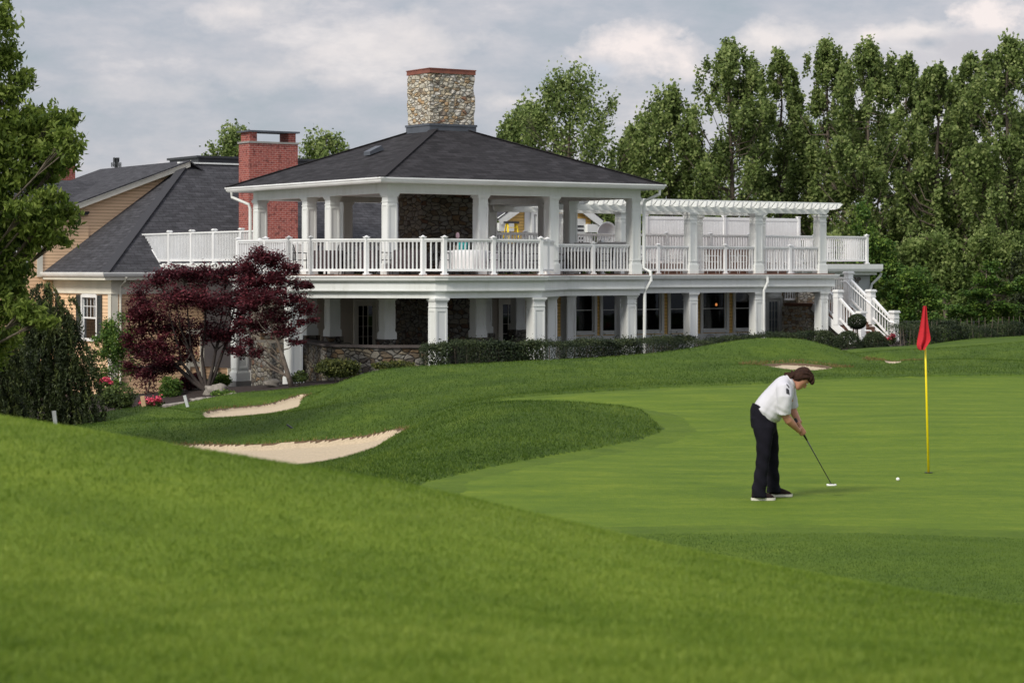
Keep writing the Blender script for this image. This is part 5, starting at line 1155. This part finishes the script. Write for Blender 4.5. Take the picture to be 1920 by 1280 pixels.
# neck into the chest
limb(m,[(w(1466,730,24.6),.10,.11),(w(1478,718,24.6),.072,.07),(w(1487,713,24.59),.060,.058),(w(1499,711,24.58),.055,.056)])
# torso and hips inside the clothes so that the body is one figure
loft(m,[tor((1424,790),(1442,797),.09),tor((1420,770),(1448,785),.15),tor((1440,738),(1472,760),.16),tor((1456,718),(1482,742),.17),tor((1466,712),(1484,734),.10)],20)
for Z0,xs in ((24.45,(1424,1428,1432,1440)),(24.77,(1451,1449,1446,1440))):
    limb(m,[(w(xs[0],926 if Z0<24.6 else 919,Z0),.04),(w(xs[1],890,Z0),.052),(w(xs[2],850,Z0),.06),(w(xs[3]-4,805,(Z0+24.6)/2),.055),(w(1432,787,24.6),.07)])
# arms
HN=w(1503,812,24.56); HFA=w(1500,797,24.64)
limb(m,[(w(1468,728,24.47),.058),(w(1471,760,24.40),.052),(w(1473.5,780,24.41),.046,.043),(w(1479,788,24.43),.048,.043),(w(1487,796,24.47),.040,.036),(w(1494.5,804,24.52),.029,.025),(w(1499,808,24.55),.030,.022)])
limb(m,[(w(1476,728,24.74),.055),(w(1485,760,24.79),.048),(w(1488,772,24.78),.043),(w(1492,780,24.74),.040,.038),(w(1497,788,24.69),.030,.028),(w(1500,792,24.65),.027,.023)])
# hands closed on the grip
gA=w(1493.5,790,24.60); gB=w(1513,825,24.66); gd_=(gB-gA)/np.linalg.norm(gB-gA); gx_=np.cross(gd_,Y_); gx_/=np.linalg.norm(gx_); gy_=np.cross(gd_,gx_)
def hand(s,side):
    """s: distance along the grip from its top; side -1 near hand, +1 far hand"""
    c=gA+gd_*s; wr_=w(1499,808,24.55) if side<0 else w(1500,792,24.65)
    pal=c+Y_*side*-.0+gy_*0
    off=Y_*(.026 if side>0 else -.026)-gx_*.004
    limb(m,[(wr_,.028,.022),(c+off-gd_*.02,.042,.018),(c+off+gd_*.03,.044,.017),(c+off+gd_*.055,.034,.014)],12,2.4)
    for k,(ln,rr) in enumerate(((.95,.0092),(1.0,.0095),(.97,.0092),(.85,.008))):
        cc=c+gd_*(-.028+.0235*k)+gd_*.01; pts=[]
        for a in np.linspace(0,math.pi*1.35*ln,6):
            pts.append(cc+(Y_*math.cos(a)*(1 if side>0 else -1)+gx_*math.sin(a))*.0245)
        m.tube([tuple(p) for p in pts],[rr*1.1,rr,rr*1.04,rr*.95,rr*.95,rr*.75],8)
    m.tube([tuple(c+off*.8-gd_*.02-gx_*.02),tuple(c-gx_*.026+gd_*.01),tuple(c-gx_*.021+gd_*.045),tuple(c-gx_*.019+gd_*.062)],[.014,.0115,.0105,.008],8)
hand(.12,-1); hand(.035,1)
remesh(m,'body','skin',PS,.0055,2,None,GO)
# face details
m=MB()
for s_ in (-1,1): m.sphere(tuple(HC+U*.008+Fv*.079+Y_*s_*.028-GO),.010,8,6)
m.build('eyes',plain('eye_white',(.6,.6,.58),None,9,.3),PS,True)
# hair
m=MB()
loft(m,[hring(-.085,-.02,-.045,.05),hring(-.07,.0,-.085,.073),hring(-.045,.018,-.105,.087),hring(-.01,.03,-.112,.094),hring(.02,.05,-.115,.097),hring(.05,.088,-.112,.098),hring(.08,.105,-.10,.09),hring(.105,.095,-.085,.074),hring(.128,.05,-.05,.045)],24)
loft(m,[(HC+U*.10+Fv*.06,Fv*.045,Y_*.065,2),(HC+U*.075+Fv*.095,Fv*.03,Y_*.07,2),(HC+U*.05+Fv*.11,Fv*.014,Y_*.06,2)],16)
limb(m,[(HC-Fv*.09-U*.03,.055,.07),(HC-Fv*.085-U*.085,.04,.06),(w(1478,702,24.6),.026,.05),(w(1471,701,24.6),.012,.03)])
remesh(m,'hair','hair',PS,.006,1,lambda c:.006*np.sin((c@U)*60+c[:,1]*170+3*np.sin((c@Fv)*40)),GO)
# shoes
def shoe(px0,px1,py,Z):
    a=w(px0,py,Z); a[2]=gheight(a[0],Z)+.0; b_=a+np.array([(px1-px0)/F*Z,0,0]); Lx=b_[0]-a[0]
    def ring(x,z,hw,ll): return (a+np.array([x*Lx,0,z]),(ll*Lx,0,0),(0,hw,0),2.6)
    m=MB(); loft(m,[ring(.5,0,.045,.5),ring(.5,.028,.047,.505)],22); o=m.build('sole','sole',None)
    m=MB(); loft(m,[ring(.5,.026,.044,.485),ring(.46,.055,.043,.44),ring(.36,.08,.04,.33),ring(.27,.10,.037,.24),ring(.24,.12,.034,.2)],22); s=remesh(m,'shoe','shoe',PS,.007,2,None,GO)
    for v_ in o.data.vertices: v_.co-=Vector(GO)
    o.parent=s
    m=MB(); 
    for i in range(4): x=a[0]+Lx*(.5+.07*i); m.tube([(x,Z-.028,a[2]+.083-.008*i),(x+.01,Z+.028,a[2]+.083-.008*i)],.004,5)
    o2=m.build('laces','print',s); 
    for v_ in o2.data.vertices: v_.co-=Vector(GO)
shoe(1408,1454,938,24.42); shoe(1440,1486,931,24.80)
# putter
m=MB(); PH=w(1559,908,24.92); top=gA-gd_*.04
PT=empty('putter',tuple(PH),0,'golf putter with a white rimmed mallet head held in the golfer\'s hands','putter')
lp=lambda p: tuple(np.array(p)-PH)
sh_b=PH+np.array([-.005,0,.012])
m.tube([lp(gB),lp(gB*.5+sh_b*.5),lp(sh_b)],[.0075,.006,.005],8); m.build('shaft','shaft',PT,True)
m=MB(); m.tube([lp(top),lp(gA+gd_*.1),lp(gB)],[.016,.015,.0105],10); m.build('grip','print',PT,True)
m=MB(); loft(m,[((-.0,0,-.014),(.056,0,0),(0,.045,0),2.6),((0,0,.0),(.058,0,0),(0,.047,0),2.6),((0,0,.006),(.052,0,0),(0,.041,0),2.6)],24); m.build('mallet_head','ball',PT,True)
m=MB(); loft(m,[((0,-.005,.0065),(.036,0,0),(0,.022,0),3),((0,-.005,.011),(.03,0,0),(0,.018,0),3)],18); m.build('dark_insert','print',PT)
# ball, cup, flagstick
bp=w(1683.5,900,26.8); bg_=gheight(bp[0],bp[1]); m=MB(); m.sphere((0,0,.0213),.0225,16,10); o=m.build('golf_ball','ball',None,True,(bp[0],bp[1],bg_)); tag(o,'white golf ball on the green between the putter and the hole','golf ball')
fz=27.75; fb=w(1741,887,fz); fb[2]=gheight(fb[0],fz)
m=MB(); m.tube([(0,0,.006),(0,0,.008)],[.054,.054],24); m.tube([(0,0,-.1),(0,0,.007)],[.05,.05],24,False); o=m.build('hole_cup','print',None,False,tuple(fb)); tag(o,'dark hole in the green at the foot of the flagstick','hole')
FS=empty('flagstick',tuple(fb),0,'slightly leaning yellow flagstick with a drooping red flag','flag')
ft=w(1733,576,fz)-fb
m=MB(); m.tube([(0,0,.0),tuple(ft*.5),tuple(ft)],[.0155,.0135,.011],10); m.build('pole','polepaint',FS,True)
# drooping flag cloth
fl=[((1733,572),(1727,578),(1735,573)),]
rowsF=[(573,1729.5,1736.5),(585,1728,1737),(600,1725.5,1738),(615,1723,1740),(630,1720,1742.5),(637,1718.5,1743),(643,1718,1739),(650,1717.5,1734),(656,1722,1730)]
g_=[];vsF=[]
nx=14
for i,(py,xa,xb) in enumerate(rowsF):
    for k in range(nx+1):
        t=k/nx; p=w(xa+(xb-xa)*t,py,fz)-fb; amp=.012+.010*i/3; p[1]+=amp*math.sin(t*9.5+i*.25)-.035-.006*i; vsF.append(tuple(p))
m=MB(); m.add(vsF,[(i*(nx+1)+k,i*(nx+1)+k+1,(i+1)*(nx+1)+k+1,(i+1)*(nx+1)+k) for i in range(len(rowsF)-1) for k in range(nx)])
o=m.build('flag_cloth','red',FS,True); sm=o.modifiers.new('s','SOLIDIFY'); sm.thickness=.004; sb=o.modifiers.new('sub','SUBSURF'); sb.levels=sb.render_levels=2
m=MB(); m.sphere(tuple(ft+np.array([0,0,.005])),.014,8,6); m.build('knob','print',FS,True)
# ------------------------------------------------------------ stakes, rocks, slabs, sprinkler
def stake(px,py0,py1,dx,Z,mat,label,r=.035,name='marker_stake'):
    b_=w(px+dx,py1,Z); t=w(px,py0,Z); m=MB(); m.beam(tuple(b_-(0,0,.1)-t*0),tuple(t),r*1.3,r) ; o=m.build(name,mat,None); 
    for v_ in o.data.vertices: v_.co-=Vector(b_)
    o.location=tuple(b_); tag(o,label,'stake','stakes by the planting bed')
stake(101,770,805,5,46.5,'pipe','pale upright stake at the left edge of the grass mound',.06)
stake(346,741,762,8,56,'pipe','pale leaning stake beside the stone slabs',.07)
stake(267,742,762,4,55,'wood','orange brown wooden stake among the pink flowers',.08)
def rock(px,py,rx,ry,Z,label,seed):
    c=w(px,py,Z); g=np.random.default_rng(seed); m=MB(); m.sphere((0,0,0),1,18,12); o=m.build('rock','rock',None,True)
    for v_ in o.data.vertices:
        a=np.array(v_.co); f=1+.22*math.sin(a[0]*3.1+seed)*math.cos(a[1]*2.7+seed)+.15*math.sin(a[2]*5+a[0]*4+seed)+.05*math.sin(a[0]*13+a[1]*11)
        v_.co=Vector((math.copysign(abs(a[0])**.8,a[0])*f*rx/F*Z,a[1]*f*rx/F*Z*.7,math.copysign(abs(a[2])**.8,a[2])*f*ry/F*Z))
    o.location=tuple(c); tag(o,label,'rock','rocks in the planting bed')
rock(404,734,24,13,63,'brown boulder left of the column plinth',1); rock(372,752,16,7,60,'pale flat rock right of the leaning stake',2); rock(508,718,15,7.5,63.2,'brown boulder between the column plinth and the slender maple',3); rock(440,742,20,5,61.5,'flat grey rock below the column plinth',4); rock(395,748,12,5,60,'small grey rock at the grass edge under the boulder',6)
for i,(px,py,rx,lb) in enumerate(((318,760,13,'left grey stone slab at the bed edge'),(335,757.5,12,'right grey stone slab at the bed edge'))):
    c=w(px,py,58); m=MB(); m.box(-rx/F*58,rx/F*58,-.2,.2,-.1,.045); o=m.build('stone_slab','rock',None); o.location=tuple(c); o.rotation_euler=(0,math.radians(-7),.1); bv=o.modifiers.new('b','BEVEL'); bv.width=.02; bv.segments=2; tag(o,lb,'slab')
c=w(543,800,44.1); m=MB(); m.beam((-.06,0,.05),(.07,0,-.04),.06,.035); o=m.build('sprinkler_head','darkmetal',None); o.location=tuple(c); bv=o.modifiers.new('b','BEVEL'); bv.width=.008; tag(o,'small dark sprinkler head on the rough bank between the two bunkers','sprinkler')
# fence line behind the right hedge
fo=empty('wire_fence',w(1700,603,88),0,'thin dark fence line above the hedge right of the stairs','fence'); m=MB(); b0=np.array(w(1700,603,88)); 
for py in (603,612,622): m.tube([tuple(w(1690,py,88)-b0),tuple(w(1960,py,90)-b0)],.018,5)
m.build('wires','shaft',fo)
for px in range(1700,1960,42):
    m=MB(); m.tube([tuple(w(px,601,88.2)-b0),tuple(w(px,640,88.2)-b0)],.03,6); m.build('post','darkmetal',fo)
# cell tower far away
ct=W(218,330,300); b_=np.array([ct[0],300,-.6]); T_=empty('antenna_mast',tuple(b_),0,'distant antenna mast rising behind the left roof','mast')
zt=zat(296,300)+.6; m=MB(); m.tube([(0,0,0),(0,0,zt)],[.45,.22],8); m.build('mast','darkmetal',T_)
for py in (300,309):
    z=zat(py,300)+.6; m=MB(); R_=.35 if py==300 else .62
    for k in range(6):
        a=k*math.pi/3; m.beam((0,0,z),(R_*math.cos(a),R_*math.sin(a),z),.05,.05); m.box(R_*math.cos(a)-.07,R_*math.cos(a)+.07,R_*math.sin(a)-.07,R_*math.sin(a)+.07,z-.32,z+.32)
    m.build('antenna_array','darkmetal',T_)
# ------------------------------------------------------------ furniture on the decks
def chair(mat='darkmetal'):
    r=empty('patio_chair',(0,0,0)); m=MB(); m.box(-.23,.23,-.22,.22,.43,.455); m.build('seat',mat,r)
    m=MB(); arc=[(-.22,.22,.455),(-.22,.26,.72)]+[(.22*math.cos(a),.28,.74+.18*math.sin(a)) for a in np.linspace(math.pi,0,7)]+[(.22,.26,.72),(.22,.22,.455)]; m.tube(arc,.013,6)
    for x in np.linspace(-.15,.15,5): m.tube([(x,.22,.455),(x,.275,.74+.15*math.cos(x*4))],.007,5)
    m.build('backrest',mat,r)
    for s in (-1,1):
        m=MB(); m.tube([(s*.21,.2,.44),(s*.23,.25,0)],.013,6); m.build('leg',mat,r); m=MB(); m.tube([(s*.21,-.2,.44),(s*.22,-.22,0)],.013,6); m.build('leg',mat,r)
        m=MB(); m.tube([(s*.22,.25,.66),(s*.25,0,.67),(s*.25,-.2,.65),(s*.23,-.21,.44)],.013,6); m.build('armrest',mat,r)
    return r
def table(mat,top=.74,R_=.5):
    r=empty('cloth_table',(0,0,0)); m=MB(); vs=[];n=32
    for (rr,z,wv) in ((.001,top,0),(R_,top,0),(R_+.015,top-.02,0),(R_+.03,top-.3,.03),(R_+.05,.12,.06)):
        for k in range(n): a=2*math.pi*k/n; q_=rr+wv*math.sin(a*8); vs.append((q_*math.cos(a),q_*math.sin(a),z))
    m.add(vs,[(i*n+k,i*n+(k+1)%n,(i+1)*n+(k+1)%n,(i+1)*n+k) for i in range(4) for k in range(n)]); m.build('cloth',mat,r,True)
    m=MB(); m.tube([(0,0,0),(0,0,top-.03)],.03,8); m.tube([(0,0,0),(0,0,.02)],.24,16); m.tube([(0,0,top-.03),(0,0,top-.01)],R_-.03,20); m.build('pedestal','darkmetal',r); return r
c0=chair(); c1=chair('white'); c1.name='patio_chair'; tB=table('darkcloth'); tW=table('cloth'); first=[True]*4
def place(src,slot,px,dist,rot,label,cat,group,z=ZD,Y=None):
    # stands on the deck at local (x,y)
    o=src if first[slot] else copy_tree(src); first[slot]=False
    x,y=px,dist; wx_,wy_,_=toW(x,y); o.location=(wx_,wy_,z); o.rotation_euler=(0,0,rot); tag(o,label,cat,group); return o
def X_(px,y): return Xat(px,y)
T1=[(700,.9,'black cloth table behind the bay railing left of the corner column',0),(612,1.9,'black cloth table near the left porch columns',0),(768,-.9,'black cloth table nearest the bay corner posts',0),(905,.6,'white cloth table in front of the pale column',1),(955,1.6,'white cloth table under the stepladder',1),(880,-1.6,'white cloth table beside the teal towel',1),(1090,1.4,'dark cloth table behind the lower railing between two columns',0),(1150,2.6,'dark cloth table beside the end column of the pavilion',0)]
for i,(px,y,lb,kk) in enumerate(T1):
    x=X_(px,y); place(tW if kk else tB,2+kk,x,y,0,lb,'table','cloth covered tables on the deck')
    for j,(a,wd_) in enumerate(((2.4,'left'),(-.5,'right'))):
        where=lb.split('cloth table ')[1]
        place(c0,0,x+.78*math.cos(a),y+.78*math.sin(a),a-math.pi/2+TH,'dark chair %s of the table %s'%(wd_,where),'chair','metal chairs round the deck tables')
for i,(px,y,lb) in enumerate(((1215,6.2,'pale chair on the terrace beside the pavilion corner'),(1262,6.0,'pale chair in front of the tall privacy fence'),(1335,6.4,'pale chair behind the second terrace bay'),(1385,6.2,'pale chair just left of the middle pergola column'),(1470,6.1,'pale chair in the right terrace bay'),(1508,6.6,'pale chair near the last pergola column'))):
    place(c1,1,X_(px,y),y,.6*i+TH,lb,'chair','pale chairs on the terrace')
for (px,lb) in ((1567,'dark chair against the far right railing'),):
    place(c0,0,X_(px,9.6),9.6,TH+math.pi,lb,'chair','metal chairs round the deck tables',z=2.8)
for (px,y,lb) in ((645,6.2,'dark chair in the shade by the lower glazed door'),(760,5.2,'dark chair beside the inner lower column'),(1240,6.4,'dark chair under the wide lower windows'),(1325,6.4,'dark chair below the lit lower window'),(1385,6.4,'dark chair at the right lower window')):
    place(c0,0,X_(px,y),y,TH+3,lb,'chair','dark chairs on the lower patio',z=ZG)
# step ladder
lx=X_(959,18.0); wx_,wy_,_=toW(lx,18.0); zt_=zat(416,wy_); LD=empty('step_ladder',(wx_,wy_,zt_-1.5),TH,'yellow stepladder with a dark top in front of the yellow gable','ladder')
m=MB(); m.box(-.30,.30,-.14,.14,1.44,1.52); m.build('top_cap','darkmetal',LD)
for s in (-1,1):
    m=MB(); m.beam((s*.22,-.05,1.44),(s*.36,-.35,0),.08,.04); m.build('front_rail','yellow',LD); m=MB(); m.beam((s*.22,.05,1.44),(s*.34,.35,0),.06,.03); m.build('rear_rail','yellow',LD)
for i in range(5): z=.25+.25*i; q_=.22+.14*(1-z/1.44); m=MB(); m.box(-q_,q_,-.35+.3*z/1.44-.04,-.35+.3*z/1.44+.04,z,z+.03); m.build('rung','yellow',LD)
# satellite dish
sx=X_(1134,14.0); wx_,wy_,_=toW(sx,14.0); DS=empty('satellite_dish',(wx_,wy_,2.8),TH,'grey satellite dish seen between the pergola columns','dish'); zd=zat(440,wy_)-2.8
m=MB(); vs=[];n=24
for i in range(7):
    r=.52*i/6
    for k in range(n): a=2*math.pi*k/n; vs.append((r*math.cos(a),.18*(r/.52)**2*-1+.0,zd+r*math.sin(a)))
m.add(vs,[(i*n+k,i*n+(k+1)%n,(i+1)*n+(k+1)%n,(i+1)*n+k) for i in range(6) for k in range(n)]); o=m.build('dish','grey',DS,True); sm=o.modifiers.new('s','SOLIDIFY'); sm.thickness=.02
m=MB(); m.tube([(0,0.02,zd),(0,.2,zd-.1),(0,.2,0)],.03,8); m.tube([(0,-.1,zd-.45),(0,-.5,zd)],.015,6); m.build('mount','darkmetal',DS)
# teal towel and pale ornament on the fireplace shelf
tx_,ty_=X_(867,-.6),-.6; wx_,wy_,_=toW(tx_,ty_); m=MB(); vs=[]
for i in range(5):
    for k in range(9): vs.append((-.16+.04*k,-.02-.01*math.sin(k*1.7)-(.03*i if i else 0)*0,.98-.09*i))
m.add(vs,[(i*9+k,i*9+k+1,(i+1)*9+k+1,(i+1)*9+k) for i in range(4) for k in range(8)]); o=m.build('towel','teal',None,True,(wx_,wy_,ZD)); o.rotation_euler=(0,0,TH); sm=o.modifiers.new('s','SOLIDIFY'); sm.thickness=.015; tag(o,'folded teal towel hanging behind the bay railing','towel')
m=MB(); m.tube([(-.16,0,0),(-.16,0,.985)],.012,6); m.tube([(.16,0,0),(.16,0,.985)],.012,6); m.tube([(-.17,0,.975),(.17,0,.975)],.012,6); m.tube([(-.16,-.15,.01),(-.16,.15,.01)],.012,6); m.tube([(.16,-.15,.01),(.16,.15,.01)],.012,6); o=m.build('towel_rack','darkmetal',None,False,(wx_,wy_,ZD)); o.rotation_euler=(0,0,TH); tag(o,'thin metal rack carrying the teal towel','rack')
ox,oy=X_(858,.2),.2; wx_,wy_,_=toW(ox,oy); OR_=empty('potted_flower',(wx_,wy_,ZD+.74),0,'pale pink flower in a small pot above the bay railing','flower')
m=MB(); m.tube([(0,0,0),(0,0,.16)],[.06,.08],12); m.build('pot','tan',OR_); m=MB(); m.tube([(0,0,.1),(.01,0,.3),(0,0,.42)],[.008,.006,.005],5); m.build('stem','shrub',OR_); m=MB(); m.sphere((0,0,.47),.06,10,7,.10); m.build('petals','palepink',OR_,True)
ot=place(tW,3,ox,oy,0,'white cloth table carrying the pale pink flower','table','cloth covered tables on the deck')
# lamp behind the lower window
lx=X_(1343,8.9); wx_,wy_,_=toW(lx,8.9); zl=zat(571,wy_); LP=empty('pendant_lamp',(wx_,wy_,zl),0,'small glowing orange pendant lamp behind the lower window','lamp'); m=MB(); m.sphere((0,0,0),.045,10,7,.06); m.build('bulb','lamp',LP,True); m=MB(); m.tube([(0,0,.09),(0,0,2.0-zl)],.008,5); m.build('cord','print',LP)
